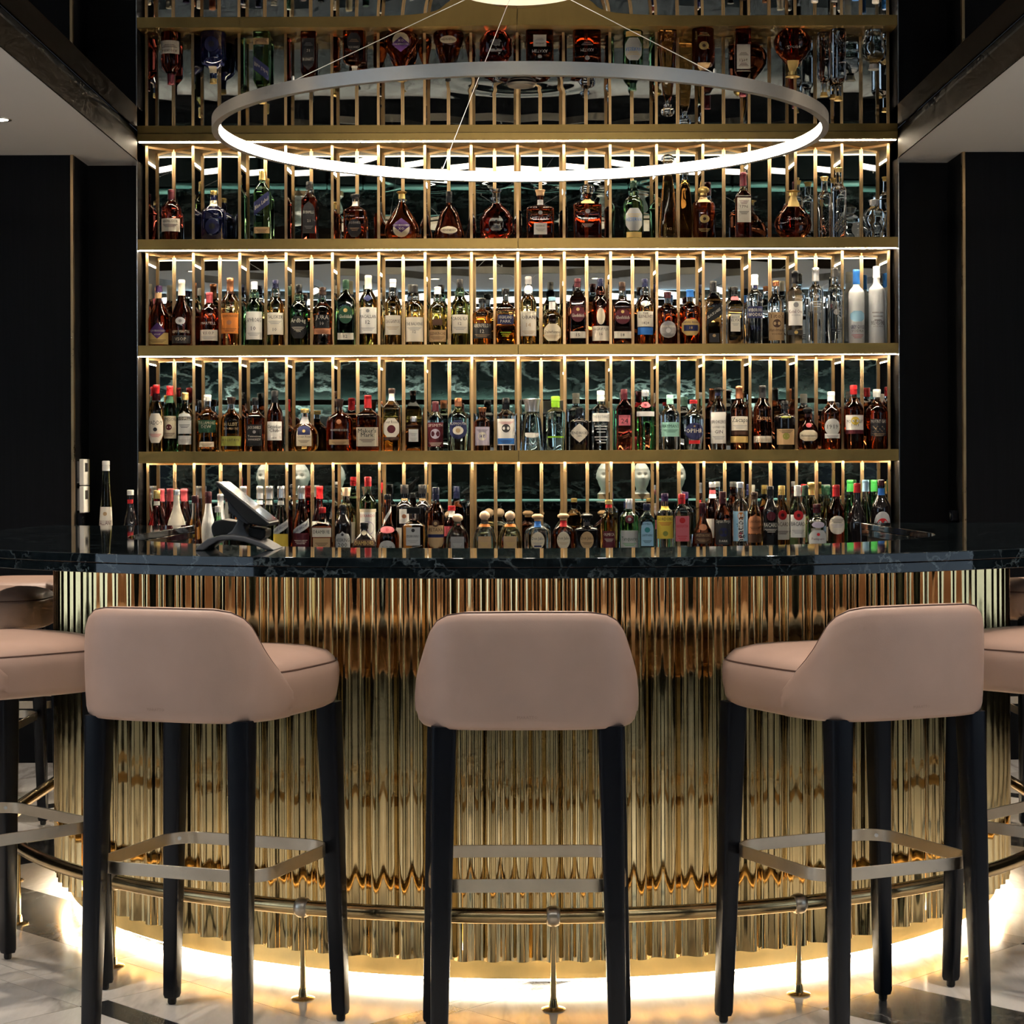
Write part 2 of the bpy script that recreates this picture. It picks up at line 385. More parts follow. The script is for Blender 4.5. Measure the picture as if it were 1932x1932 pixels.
# ------------------------------------------------------------------ the horseshoe bar
YE = 7.45
def upath(r, step=.02, end=YE):
    pts = []; L = end-CY; n = max(2, int(L/step))
    for k in range(n): pts.append((CX-r, end-L*k/n))
    m = max(8, int(pi*r/step))
    for k in range(m+1): pts.append((CX-r*math.cos(pi*k/m), CY-r*math.sin(pi*k/m)))
    for k in range(1, n+1): pts.append((CX+r, CY+L*k/n))
    return pts
def ustrip(mb, r0, r1, z0, z1, step=.03, end=YE):
    o, i = upath(max(r0, r1), step, end), None
    n = len(o)
    def at(r):
        k = int(pi*max(r0, r1)/step); m = max(8, k); L = end-CY; q = max(2, int(L/step)); P = []
        for t in range(q): P.append((CX-r, end-L*t/q))
        for t in range(m+1): P.append((CX-r*math.cos(pi*t/m), CY-r*math.sin(pi*t/m)))
        for t in range(1, q+1): P.append((CX+r, CY+L*t/q))
        return P
    A, B = at(max(r0, r1)), at(min(r0, r1))
    mb.loft([[(A[i][0],A[i][1],z0),(A[i][0],A[i][1],z1),(B[i][0],B[i][1],z1),(B[i][0],B[i][1],z0)] for i in range(len(A))], True, True, True)
bar = empty('horseshoe_bar', (0, 0, 0)); tag(bar, 'horseshoe bar clad in corrugated brass under the marble counter', 'bar')
HC = 1.081
# corrugated sheets
RC, AMP, PITCH = 1.478, .0105, .0735
Ltot = pi*RC + 2*(YE-CY)
def upoint(s, r):
    L = YE-CY
    if s < L: return (CX-r, YE-s)
    s -= L
    if s < pi*RC: a = s/RC; return (CX-r*math.cos(a), CY-r*math.sin(a))
    return (CX+r, CY+s-pi*RC)
nribs = int(Ltot/PITCH); per = 9; k = 0; sheet = 0
while k < nribs:
    kk = min(nribs, k+per); lo, hi = [], []
    seam = R_.uniform(-.0015, .0015); N = (kk-k)*18
    for t in range(N+1):
        s = (k + (kk-k)*t/N)*PITCH; ph = 2*pi*s/PITCH
        c = math.cos(ph); wv = math.copysign(abs(c)**.9, c)
        j = .0012*math.sin(s*23.0)+.0008*math.sin(s*61)
        r = RC + AMP*wv + seam + j
        x, y = upoint(min(max(s, .0), Ltot), r)
        if t == 0: x, y = upoint(s+.0006, r)
        lo.append((x, y)); hi.append((x, y))
    rows = [.076, .20, .35, .5, .65, .8, .95, HC-.047]
    b = MB(); b.loft([[(x, y, z) for x, y in lo] for z in rows], False, False, False)
    b.obj('corrugated_sheet', M['brass_sheet'], bar, smooth=180)
    k = kk
b = MB(); ustrip(b, RC-.034, RC-.05, .025, HC-.05); b.obj('kick_base', M['brass_kick'], bar, smooth=35)
b = MB(); ustrip(b, RC-.054, RC-.066, .015, .024); b.obj('kick_light_strip', M['led_kick'], bar)
b = MB(); ustrip(b, RC-.014, RC-.032, .100, .104); b.obj('apron_light_strip', M['led_under'], bar)
b = MB(); ustrip(b, 1.29, 1.31, .0, HC-.05); b.obj('inner_panel', M['dark_wood'], bar, smooth=35)
for s in (-1, 1):
    b = MB(); x0, x1 = sorted((CX+s*1.295, CX+s*1.47)); b.box(x0, x1, YE-.02, YE, 0, HC-.05); b.obj('end_panel', M['dark_wood'], bar)
ct = empty('bar_counter', (0, 0, 0)); tag(ct, 'polished black green marble counter top following the horseshoe', 'counter')
b = MB(); ustrip(b, 1.85, 1.265, HC-.0225, HC); o = b.obj('counter_slab', M['counter_marble'], ct, smooth=35); bevel(o, .0015, 2)
b = MB(); ustrip(b, 1.8485, 1.2665, HC-.047, HC-.0235); o = b.obj('counter_edge', M['counter_marble'], ct, smooth=35); bevel(o, .0012, 2)

# foot rail
rail = empty('foot_rail', (0, 0, 0)); tag(rail, 'brass foot rail on slim posts running around the bar', 'foot rail')
RR, ZR = 1.63, .222
b = MB(); b.tube([(x, y, ZR) for x, y in upath(RR, .035, 7.4)], .0185, 14); b.obj('rail_tube', M['brass_rail'], rail, smooth=50)
pm, cm, fm = MB(), MB(), MB()
pm.lathe([(0, .0075), (.03, .0072), (.18, .0058), (ZR-.02, .0052)], 12)
fm.lathe([(0, .028), (.003, .0285), (.005, .025), (.007, .012), (.02, .010), (.026, .0085)], 24)
cm.tube([(-.016, 0, 0), (-.013, 0, 0), (-.006, 0, 0), (.006, 0, 0), (.013, 0, 0), (.016, 0, 0)], [.0188, .022, .0245, .0245, .022, .0188], 18)
pme, fme, cme = pm.mesh('rail_post', 40, True), fm.mesh('floor_flange', 40, True), cm.mesh('collar', 50, True)
for k in range(-4, 5):
    a = math.radians(1.2+21.7*k); x, y = CX+RR*math.sin(a), CY-RR*math.cos(a)
    po = mkobj('rail_post', pme, M['brass_rail'], rail, (x, y, 0))
    mkobj('floor_flange', fme, M['brass_rail'], po)
    c = mkobj('collar', cme, M['satin_brass'], rail, (x, y, ZR), a)
for s in (-1, 1):
    for y in (6.95, 7.36):
        po = mkobj('rail_post', pme, None, rail, (CX+s*RR, y, 0)); mkobj('floor_flange', fme, None, po)
        mkobj('collar', cme, None, rail, (CX+s*RR, y, ZR), pi/2)

# ------------------------------------------------------------------ back bar shelving with folded mirror
BP, YP, YV = .2115, 8.955, 9.056          # bay width, depth of the front folds and of the valleys
SH = [2.334, 1.856, 1.378, .90]           # tops of shelves, last one is the back counter
YF = 8.83
bb = empty('back_bar_shelving', (0, 0, 0)); tag(bb, 'brass back bar shelving lined with folded mirror panels', 'shelving')
HW = 1.712
tops = [2.775] + [z-.048 for z in SH[:3]]
for i, z in enumerate(SH[:3]):
    b = MB()
    b.box(-HW, 0-.0006, YF, 9.125, z-.048, z); o = b.obj('shelf', M['brass_shelf'], bb); bevel(o, .0012, 2)
    b = MB()
    b.box(.0006, HW, YF, 9.125, z-.048, z); o = b.obj('shelf', M['brass_shelf'], bb); bevel(o, .0012, 2)
b = MB(); b.box(-HW, HW, YF, 9.125, 2.775, 2.809); b.obj('header', M['brass_shelf'], bb)
for i, z in enumerate(tops):
    b = MB()
    b.box(-HW+.004, HW-.004, YF+.018, YF+.030, z-.0027, z-.0002); b.obj('light_strip', M['led_shelf'], bb)
for s in (-1, 1):
    b = MB(); x0, x1 = sorted((s*HW, s*(HW+.004))); b.box(x0, x1, YF-.002, 9.12, .9, 2.79); b.obj('side_panel', M['dark_wood'], bb)
    b = MB(); b.box(x0, x1, YF-.005, YF-.002, .9, 2.79); b.obj('steel_edge', M['steel_edge'], bb)
pk, vl, pn, rl = {}, {}, {}, {}
for row in range(4):
    z0, z1 = SH[row]+.0005, tops[row]-.0003
    b = MB(); b.box(-.006, .006, -.008, .006, z0, z1); pk[row] = b.mesh('front_post')
    b = MB(); b.box(-.0095, -.0006, -.0075, -.001, z0, z1); b.box(.0006, .0095, -.0075, -.001, z0, z1); vl[row] = b.mesh('valley_post', fix=True)
    for s in (-1, 1):
        b = MB(); h = BP/2; dy = YV-YP
        b.add([(-h, 0, z0), (0, dy, z0), (0, dy, z1), (-h, 0, z1)] if s < 0 else [(0, dy, z0), (h, 0, z0), (h, 0, z1), (0, dy, z1)], [(0, 1, 2, 3)])
        t = .004
        b.add([(x, y+t, z) for x, y, z in b.v[:4]], [(3, 2, 1, 0)])
        pn[row, s] = b.mesh('mirror_panel')
        b = MB(); q = [(-h, 0), (0, dy)] if s < 0 else [(0, dy), (h, 0)]
        b.add([(q[0][0], q[0][1]-.004, z1-.011), (q[1][0], q[1][1]-.004, z1-.011), (q[1][0], q[1][1]-.004, z1), (q[0][0], q[0][1]-.004, z1),
               (q[0][0], q[0][1]-.0003, z1-.011), (q[1][0], q[1][1]-.0003, z1-.011), (q[1][0], q[1][1]-.0003, z1), (q[0][0], q[0][1]-.0003, z1)],
              [(0,1,2,3), (0,4,5,1)])
        rl[row, s] = b.mesh('top_rail')
    for k in range(-8, 9):
        mkobj('front_post', pk[row], M['brass_post'], bb, (k*BP, YP, 0))
    for k in range(-8, 8):
        xc = (k+.5)*BP
        mkobj('valley_post', vl[row], M['brass_post'], bb, (xc, YV, 0))
        for s in (-1, 1):
            mkobj('mirror_panel', pn[row, s], M['mirror'], bb, (xc, YP, 0))
            mkobj('top_rail', rl[row, s], M['brass_post'], bb, (xc, YP, 0))
b = MB(); b.box(-HW, HW, YF+.0005, YF+.003, tops[3]-.0045, tops[3]+.002); b.obj('shelf_lip', M['brass_shelf'], bb)
# back counter below
bc = empty('back_counter', (0, 0, 0)); tag(bc, 'dark back counter running under the bottle shelves', 'counter')
b = MB(); b.box(-PX+.002, PX-.002, 8.34, 8.97, .862, .90); b.box(-HW, HW, 8.97, 9.125, .862, .90); b.obj('counter_slab', M['counter_marble'], bc)
b = MB(); b.box(-PX+.02, PX-.02, 8.40, 8.96, 0, .862); b.obj('cabinet_front', M['dark_wood'], bc)
# ------------------------------------------------------------------ bar stools
def se(a, bx, by, n):                      # superellipse point
    c, s = math.cos(a), math.sin(a)
    return (math.copysign(abs(c)**(2/n), c)*bx, math.copysign(abs(s)**(2/n), s)*by)
def make_stool():
    root = empty('bar_stool', (0, 0, 0))
    # seat: rings of a rounded plan, domed top with a seam
    def ring(sc, z, n=3.5, N=64): return [(p[0]*sc, p[1]*sc+.03, z) for p in (se(2*pi*k/N, .240, .262, n) for k in range(N))]
    b = MB()
    b.loft([ring(.5, .742), ring(.90, .738), ring(.955, .745), ring(.975, .758), ring(.995, .79), ring(1.0, .815), ring(.992, .833), ring(.978, .8395),
            ring(.968, .8395), ring(.955, .848), ring(.90, .862), ring(.75, .873), ring(.5, .878), ring(.2, .880)], True, True, True)
    seat = b.obj('seat', M['leather'], root, smooth=60)
    b = MB(); N = 64
    b.tube([(x*.9755, (y-.03)*.9755+.03, .8408) for x, y, z in ring(1, 0)]+[(ring(1, 0)[0][0]*.9755, .03, .8408)], .0022, 6); b.obj('seam', M['stitch'], seat, smooth=60)
    # wrap-around back
    def top(a):                             # a = angle from the rear, degrees
        T = [(0,.986),(20,.985),(32,.979),(42,.966),(49,.948),(55,.922),(61,.895),(68,.869),(75,.845),(80,.822),(84,.80)]
        for (a0, z0), (a1, z1) in zip(T, T[1:]):
            if abs(a) <= a1: return z0+(z1-z0)*(abs(a)-a0)/(a1-a0)
        return .80
    rings = []; NA = 84; A = 84
    for i in range(NA+1):
        a = -A+2*A*i/NA; th = math.radians(-90+a)
        n = 3.8
        px, py = se(th, .226, .245, n)
        ln = math.hypot(px, py); ux, uy = px/ln, py/ln
        zt = top(a); zb = .742 + (.0 if abs(a) < 70 else .0)
        e = 1 if abs(a) < 70 else max(.05, (A-abs(a))/(A-70))
        th_ = .047*(.35+.65*e)
        zz = zt-zb
        f = min(1, zz/.24)
        prof = [(-.03, zb+.001), (.002, zb-.002), (.009, zb+.006), (.0125, zb+.02), (.015, zb+zz*.3), (.0165, zb+zz*.55), (.0165, zb+zz*.8), (.0155, zt-.02*f), (.012, zt-.008*f), (.006, zt-.0015),
                (-.004, zt), (.004-th_*.6, zt-.0005), (.010-th_, zt-.006*f), (.013-th_, zt-.018*f), (.010-th_, zb+zz*.55), (.004-th_, zb+min(.07, zz*.4)), (-.05, zb+.03)]
        rings.append([(px+ux*o, py+uy*o+.004, z) for o, z in prof])
    b = MB(); b.loft(rings, True, True, True); o = b.obj('backrest', M['leather'], root, smooth=70)
    if 'MARATTO' in TEXT:
        vs, fs, W = TEXT['MARATTO']; b = MB(); k = .042/W
        def oy(x): q = min(rings, key=lambda r: abs(r[4][0]-x)); return q[4][1]
        b.add([(x*k, oy(x*k)-.0006, .768+y*.006) for x, y in vs], fs); b.obj('embossed_mark', M['emboss'], o, fix=False)
    # piping seam along the top of the back
    b = MB(); b.tube([tuple(r[9]) for r in rings[2:-2]], .0016, 6); b.obj('seam', M['stitch'], o, smooth=60)
    # legs
    def leg(x0, y0, x1, y1, w0, w1, round_):
        b = MB(); rs = []
        for t in (0, .012, .5, 1):
            z = .016 + (.744-.016)*t; x = x0+(x1-x0)*t; y = y0+(y1-y0)*t; w_ = (w0+(w1-w0)*t)*(.86 if t == 0 else 1)/2
            pts = []
            for k in range(16):
                p = se(2*pi*k/16+pi/16, w_, w_, round_); pts.append((x+p[0], y+p[1], z))
            rs.append(pts)
        b.loft(rs); o = b.obj('leg', M['black_lacquer'], root, smooth=40)
        b = MB(); b.lathe([(0, .0085), (.004, .0105), (.017, .0105)], 14, x0, y0); b.obj('glide', M['rubber'], o, smooth=40)
    for s in (-1, 1):
        leg(s*.187, -.218, s*.174, -.196, .034, .054, 5)
        leg(s*.222, .205, s*.200, .192, .034, .050, 7)
    # foot ring: flat metal band with rounded corners
    hx, hy, rc, zc = .211, .193, .072, .405
    path = []
    for q, (cx, cy_) in enumerate(((hx-rc, hy-rc), (-hx+rc, hy-rc), (-hx+rc, -hy+rc), (hx-rc, -hy+rc))):
        for k in range(9):
            a = math.radians(90*q + 90*k/8); path.append((cx+rc*math.cos(a), cy_+rc*math.sin(a)+.010, math.cos(a), math.sin(a)))
    rs = [[(x, y, zc-.014), (x, y, zc+.014), (x-.005*u, y-.005*v, zc+.014), (x-.005*u, y-.005*v, zc-.014)] for x, y, u, v in path]
    rs.append(rs[0])
    b = MB(); b.loft(rs, True, False, False); ring_o = b.obj('foot_ring', M['satin_brass'], root, smooth=40); bevel(ring_o, .0008, 2)
    for i in (4, 13, 22, 31):
        x, y, u, v = path[i]; b = MB()
        b.tube([(x-.0048*u, y-.0048*v, zc), (x-.0066*u, y-.0066*v, zc)], .0048, 12); b.tube([(x-.0066*u, y-.0066*v, zc), (x-.0068*u, y-.0068*v, zc)], .0022, 6)
        b.obj('screw', M['steel_edge'], ring_o)
        if v < 0: continue
        lx, ly = (math.copysign(.213 if v > 0 else .180, x), math.copysign(.208 if v > 0 else .210, y))
        b = MB(); b.tube([(x-.001*u, y-.001*v, zc), (lx, ly, zc)], .007, 10); b.obj('spacer', M['black_lacquer'], ring_o)
    return root
stool0 = make_stool()
RS = 1.772 + .205                             # distance of a stool's centre from the bar axis
spots = [(0, 'upholstered bar stool with black legs drawn up to the middle of the bar'),
         (-22, 'upholstered bar stool turned beside the middle stool, before the till terminal'),
         (22, 'upholstered bar stool turned beside the middle stool, away from the terminal'),
         (-44, 'bar stool at the round of the bar, second from the middle stool, terminal side'),
         (44, 'bar stool at the round of the bar, second from the middle stool, socket side')]
stools = []
for i, (a, lab) in enumerate(spots):  # facing the bar
    o = stool0 if i == 0 else copy_tree(stool0)
    r = math.radians(a); o.location = (CX-.03*(a == 0)-.028*(a == 22)-.05*(a == 44)+RS*math.sin(r), CY-RS*math.cos(r), 0); o.rotation_euler.z = math.radians({-22: -19.5, 22: 24.5}.get(a, a))
    tag(o, lab, 'bar stool', 'bar stools around the horseshoe bar'); stools.append(o)
for s, y, lab in ((-1, 6.92, 'bar stool on the straight arm of the bar, terminal side, before the end'),
                  (-1, 7.62, 'bar stool past the arm end of the bar on the terminal side'),
                  (1, 7.25, 'bar stool at the arm end of the bar away from the terminal')):
    o = copy_tree(stool0); o.location = (CX+s*RS, y, 0); o.rotation_euler.z = s*pi/2
    tag(o, lab, 'bar stool', 'bar stools around the horseshoe bar'); stools.append(o)

# ------------------------------------------------------------------ ring pendant
pd = empty('ring_pendant', (0, 6.40, 0)); tag(pd, 'large slim ring pendant with glowing inner face hung on wires', 'pendant lamp')
RP, Z0, Z1 = .995, 2.371, 2.409; N = 160
def circ(r, z, n=N): return [(r*math.cos(2*pi*k/n), r*math.sin(2*pi*k/n), z) for k in range(n)]
b = MB(); b.loft([circ(RP-.022, Z1), circ(RP, Z1), circ(RP, Z0), circ(RP-.022, Z0), circ(RP-.022, Z0+.001), circ(RP-.004, Z0+.001), circ(RP-.004, Z1-.001), circ(RP-.022, Z1-.001), circ(RP-.022, Z1)], True, False, False)
b.obj('ring_band', M['satin_steel'], pd, smooth=40)
b = MB(); b.loft([circ(RP-.0195, Z0+.0015), circ(RP-.0205, (Z0+Z1)/2), circ(RP-.0195, Z1-.0015)], True, False, False)
b.obj('light_diffuser', M['led_ring'], pd, smooth=60)
M['wire'] = mat('wire', (.45,.44,.42), .35, metal=.8)
for a in (-17, 146, -138):
    r = math.radians(a); x, y = (RP-.01)*math.sin(r), (RP-.01)*math.cos(r)
    b = MB(); b.tube([(x, y, Z1), (0.10*math.sin(r), -.27+.10*math.cos(r), 2.785)], .0011, 6); wv = b.obj('suspension_wire', M['wire'], pd)
    b = MB(); b.lathe([(0, .004), (.012, .004), (.016, .002)], 10, x, y, Z1-.001); b.obj('wire_clip', M['satin_steel'], pd)
b = MB(); b.lathe([(0, .195), (.004, .202), (.018, .202)], 48, 0, -.27, 2.782); b.obj('ceiling_canopy', M['canopy'], pd, smooth=40)
# small fitting in the mirror film
sp = empty('ceiling_speaker', (.012, 7.70, ZM-.012)); tag(sp, 'small round fitting set into the mirror ceiling', 'ceiling fitting')
b = MB(); b.lathe([(-.004, .055), (-.006, .05), (-.004, .046), (.004, .06)], 32); b.obj('bezel', M['satin_steel'], sp, smooth=40)
b = MB(); b.lathe([(-.0035, .0), (-.0035, .046)], 32, cap=False); b.obj('grille', mat('grille', (.55,.52,.5), .5), sp)
# ------------------------------------------------------------------ bottles
C = dict(white=(.82,.79,.73), cream=(.72,.62,.45), ivory=(.76,.69,.57), tan=(.50,.33,.17), black=(.010,.010,.011), charcoal=(.035,.033,.034), grey=(.30,.29,.29),
         silver=(.62,.61,.60), navy=(.018,.022,.085), blue=(.03,.17,.55), teal=(.03,.22,.24), purple=(.075,.025,.13), maroon=(.10,.010,.018), red=(.55,.018,.022), pink=(.62,.14,.17),
         rose=(.55,.09,.11), orange=(.66,.21,.035), copper=(.42,.17,.08), brown=(.075,.033,.018), wood=(.48,.29,.15), cork=(.70,.48,.31), gold=(.62,.43,.15), yellow=(.78,.55,.07), green=(.05,.36,.07),
         lime=(.28,.58,.03), bottlegreen=(.015,.07,.035), mint=(.33,.62,.52), skyblue=(.32,.56,.74), clearcap=(.85,.85,.85), burgundy=(.16,.018,.03), olive=(.25,.26,.05), lilac=(.52,.46,.56), palegrey=(.5,.5,.49))
LM, CM = {}, {}
def labmat(c):
    if c not in LM: LM[c] = mat('print_'+c, C[c], .55, metal=.85 if c in ('gold', 'silver') and False else 0, spec=.35)
    return LM[c]
def capmat(c):
    if c not in CM:
        if c == 'clearcap': CM[c] = mat('stopper_glass', (.97,.97,.97), .01, trans=1, ior=1.5)
        elif c in ('cork', 'wood'): CM[c] = mat('cap_'+c, C[c], .65)
        elif c in ('gold', 'silver', 'copper'): CM[c] = mat('cap_'+c, tuple(min(1, x*1.25) for x in C[c]), .28, metal=.9)
        else:
            d = .45 if c in ('black', 'charcoal', 'navy', 'purple', 'burgundy', 'maroon', 'brown', 'bottlegreen') else .72 if c in ('red', 'blue', 'rose', 'green', 'grey') else 1
            CM[c] = mat('cap_'+c, tuple(x*d for x in C[c]), .3, spec=.4)
    return CM[c]
# glass and spirit, one clear body each: colour per pass, name
LQ = dict(amber=(.87,.40,.10), lamber=(.96,.62,.24), damber=(.52,.125,.035), brown=(.42,.10,.035), redbrown=(.42,.065,.035), clear=(.97,.98,.98), pale=(.95,.92,.72), gold=(.96,.72,.28), yellow=(.93,.83,.36),
          green=(.22,.72,.26), bgreen=(.30,.52,.22), palegreen=(.80,.95,.80), red=(.75,.05,.05), pinkish=(.9,.5,.5), cyan=(.55,.86,.95), iceblue=(.86,.93,1.0), olive=(.72,.70,.22), darkgreen=(.10,.25,.10))
LN = dict(amber='amber', lamber='light amber', damber='dark amber', brown='brown', redbrown='reddish brown', clear='clear', pale='pale straw', gold='golden', yellow='yellow', green='bright green', bgreen='green glass',
          palegreen='pale green', red='red', pinkish='pink', cyan='light blue', iceblue='icy clear', olive='olive yellow', darkgreen='dark green', black='black', navy='dark blue', frost='frosted white', milk='milky cream', white='white')
QM = {}
def liqmat(l):
    if l not in QM:
        if l == 'black': QM[l] = mat('glass_black', (.010,.008,.008), .04, spec=.7)
        elif l == 'navy': QM[l] = mat('glazed_blue', (.006,.008,.035), .05, spec=.8)
        elif l == 'frost': QM[l] = mat('glass_frosted', (.86,.88,.90), .35, trans=.35)
        elif l == 'milk': QM[l] = mat('glass_milky', (.80,.72,.58), .12)
        elif l == 'white': QM[l] = mat('glass_white', (.86,.86,.84), .12)
        else: QM[l] = mat('spirit_'+l, LQ[l], .0, trans=1, ior=1.40)
    return QM[l]
GLASS = mat('glass_clear', (.97,.975,.97), .0, trans=1, ior=1.32)
GLASS_G = mat('glass_green', (.45,.72,.45), .0, trans=1, ior=1.36)
# profiles: (height fraction, 0 neck .. 1 body), squareness, depth ratio, neck radius
SHP = dict(
 std=([(0,.90),(.012,1),(.60,1),(.655,.93),(.70,.72),(.745,.42),(.785,.18),(.83,.03),(1,0)], 2, 1, .0140),
 malt=([(0,.90),(.012,1),(.575,1),(.635,.93),(.68,.70),(.72,.40),(.755,.26),(.79,.30),(.83,.26),(.88,.05),(1,0)], 2, 1, .0135),
 taper=([(0,.84),(.02,.92),(.10,1),(.42,1),(.51,.88),(.59,.62),(.67,.32),(.75,.10),(.83,0),(1,0)], 2, 1, .0135),
 vodka=([(0,.93),(.012,1),(.66,1),(.705,.92),(.735,.62),(.76,.25),(.79,.05),(1,0)], 2, 1, .0140),
 squat=([(0,.9),(.02,1),(.50,1),(.585,.92),(.64,.66),(.69,.28),(.73,.06),(1,0)], 2, 1, .0145),
 short=([(0,.92),(.015,1),(.64,1),(.69,.90),(.725,.5),(.755,.12),(.79,0),(1,0)], 2, 1, .0150),
 square=([(0,.94),(.012,1),(.60,1),(.635,.95),(.68,.62),(.72,.28),(.76,.08),(.80,0),(1,0)], 7, .95, .0140),
 tallsq=([(0,.96),(.01,1),(.66,1),(.70,.92),(.745,.6),(.785,.3),(.82,.08),(.86,0),(1,0)], 8, .95, .0140),
 slab=([(0,.95),(.015,1),(.60,1),(.635,.96),(.66,.7),(.685,.25),(.71,.04),(1,0)], 6, .62, .0145),
 flask=([(0,.80),(.03,.95),(.10,1),(.52,1),(.60,.93),(.66,.72),(.71,.35),(.75,.1),(.79,0),(1,0)], 2.6, .62, .0145),
 jug=([(0,.90),(.03,1),(.12,.93),(.32,.88),(.48,.95),(.56,1),(.62,.94),(.67,.66),(.71,.3),(.75,.06),(1,0)], 2.2, 1, .0145),
 bell=([(0,.94),(.02,1),(.30,1),(.44,.94),(.56,.76),(.65,.48),(.71,.2),(.76,.05),(1,0)], 3.2, .72, .0150),
 tear=([(0,.50),(.04,.80),(.12,.98),(.20,1),(.31,.93),(.43,.72),(.55,.46),(.66,.24),(.77,.08),(.86,0),(1,0)], 2, .7, .0130),
 drop=([(0,.82),(.03,.97),(.10,1),(.20,.93),(.32,.76),(.45,.62),(.55,.50),(.62,.34),(.69,.12),(.76,0),(1,0)], 2, .7, .0125),
 disc=([(0,.42),(.035,.60),(.12,.86),(.24,1),(.35,1),(.46,.90),(.56,.68),(.63,.42),(.69,.2),(.76,.06),(.88,0),(1,0)], 2, .5, .0140),
 globe=([(0,.40),(.03,.55),(.12,.84),(.24,.99),(.31,1),(.42,.93),(.53,.74),(.62,.50),(.71,.26),(.80,.08),(.90,0),(1,.02)], 2, .48, .0140),
 tri=([(0,.95),(.012,1),(.10,.97),(.5,.62),(.74,.34),(.80,.10),(.84,0),(1,0)], 5, .8, .0115),
 tall=([(0,.92),(.02,1),(.20,1),(.28,.97),(.50,.62),(.70,.24),(.86,.02),(1,0)], 2, 1, .0150),
 cone=([(0,.96),(.015,1),(.12,.97),(.45,.78),(.60,.66),(.68,.5),(.72,.3),(.75,.22),(1,.20)], 2, 1, .0145),
 round_=([(0,.62),(.05,.86),(.16,1),(.34,1),(.48,.9),(.58,.66),(.65,.36),(.71,.12),(.77,0),(1,0)], 2, .8, .0145),
 apoth=([(0,.94),(.015,1),(.62,1),(.67,.95),(.70,.76),(.72,.3),(.74,.02),(1,0)], 2, 1, .0150),
 block=([(0,.96),(.015,1),(.70,1),(.735,.94),(.755,.5),(.775,.1),(.80,0),(1,0)], 9, .8, .0115),
 curvy=([(0,.90),(.03,1),(.14,1),(.28,.93),(.40,.86),(.50,.70),(.58,.42),(.66,.18),(.74,.04),(1,0)], 2, .8, .0130),
 bene=([(0,.90),(.03,1),(.30,1),(.38,.90),(.46,.55),(.52,.26),(.60,.10),(.70,.12),(.80,.06),(1,0)], 2, 1, .0140),
 marnier=([(0,.93),(.03,1),(.10,.97),(.26,.62),(.36,.50),(.48,.46),(.58,.34),(.66,.12),(.74,0),(1,0)], 2, 1, .0140),
 skull=([(0,.62),(.06,.70),(.16,.74),(.26,.86),(.36,1),(.50,1.05),(.62,.98),(.72,.72),(.78,.36),(.82,.08),(1,0)], 2.2, 1.12, .0150),
)
def smooth_prof(P):
    out = []
    for i in range(len(P)-1):
        p0, p1, p2, p3 = P[max(i-1, 0)], P[i], P[i+1], P[min(i+2, len(P)-1)]
        n = 1 if (p2[0]-p1[0] < .03 or p1[1] == p2[1]) else 3
        for k in range(n):
            t = k/n
            h = p1[0]+(p2[0]-p1[0])*t
            m1 = (p2[1]-p0[1])/max(1e-6, p2[0]-p0[0])*(p2[0]-p1[0]); m2 = (p3[1]-p1[1])/max(1e-6, p3[0]-p1[0])*(p2[0]-p1[0])
            if p1[1] == p2[1]: m1 = m2 = 0
            if p0[1] == p1[1]: m1 = 0
            if p3[1] == p2[1]: m2 = 0
            v = (2*t**3-3*t*t+1)*p1[1]+(t**3-2*t*t+t)*m1+(-2*t**3+3*t*t)*p2[1]+(t**3-t*t)*m2
            out.append((h, v))
    out.append(P[-1]); return out
SMP = {k: smooth_prof(v[0]) for k, v in SHP.items()}
def text_mesh(s): return TEXT[s]
class Bot:
    def __init__(s, shape, H, wd):
        s.P = SMP[shape]; _, s.n, s.dr, s.nr = SHP[shape]; s.H = H; s.b = wd/2; s.nr = min(s.nr, s.b*.62)
    def t(s, f):
        P = s.P
        for a, c in zip(P, P[1:]):
            if f <= c[0]: return a[1]+(c[1]-a[1])*(f-a[0])/max(1e-6, c[0]-a[0])
        return P[-1][1]
    def rad(s, f):
        t = s.t(f); rx = s.nr+(s.b-s.nr)*t
        ry = s.nr+(s.b*s.dr-s.nr)*t
        k = max(0, min(1, t*1.6)); n = 2+(s.n-2)*k
        return rx, ry, n
    def surf(s, x_, f, eps):              # point on the front at arc offset x_, height fraction f
        rx, ry, n = s.rad(f)
        x = rx*math.sin(max(-1.5, min(1.5, x_/rx))) if n < 2.4 else max(-rx*.985, min(rx*.985, x_))
        y = -ry*max(0, 1-abs(x/rx)**n)**(1/n)
        return (x*(1+eps/rx), y-eps, f*s.H)
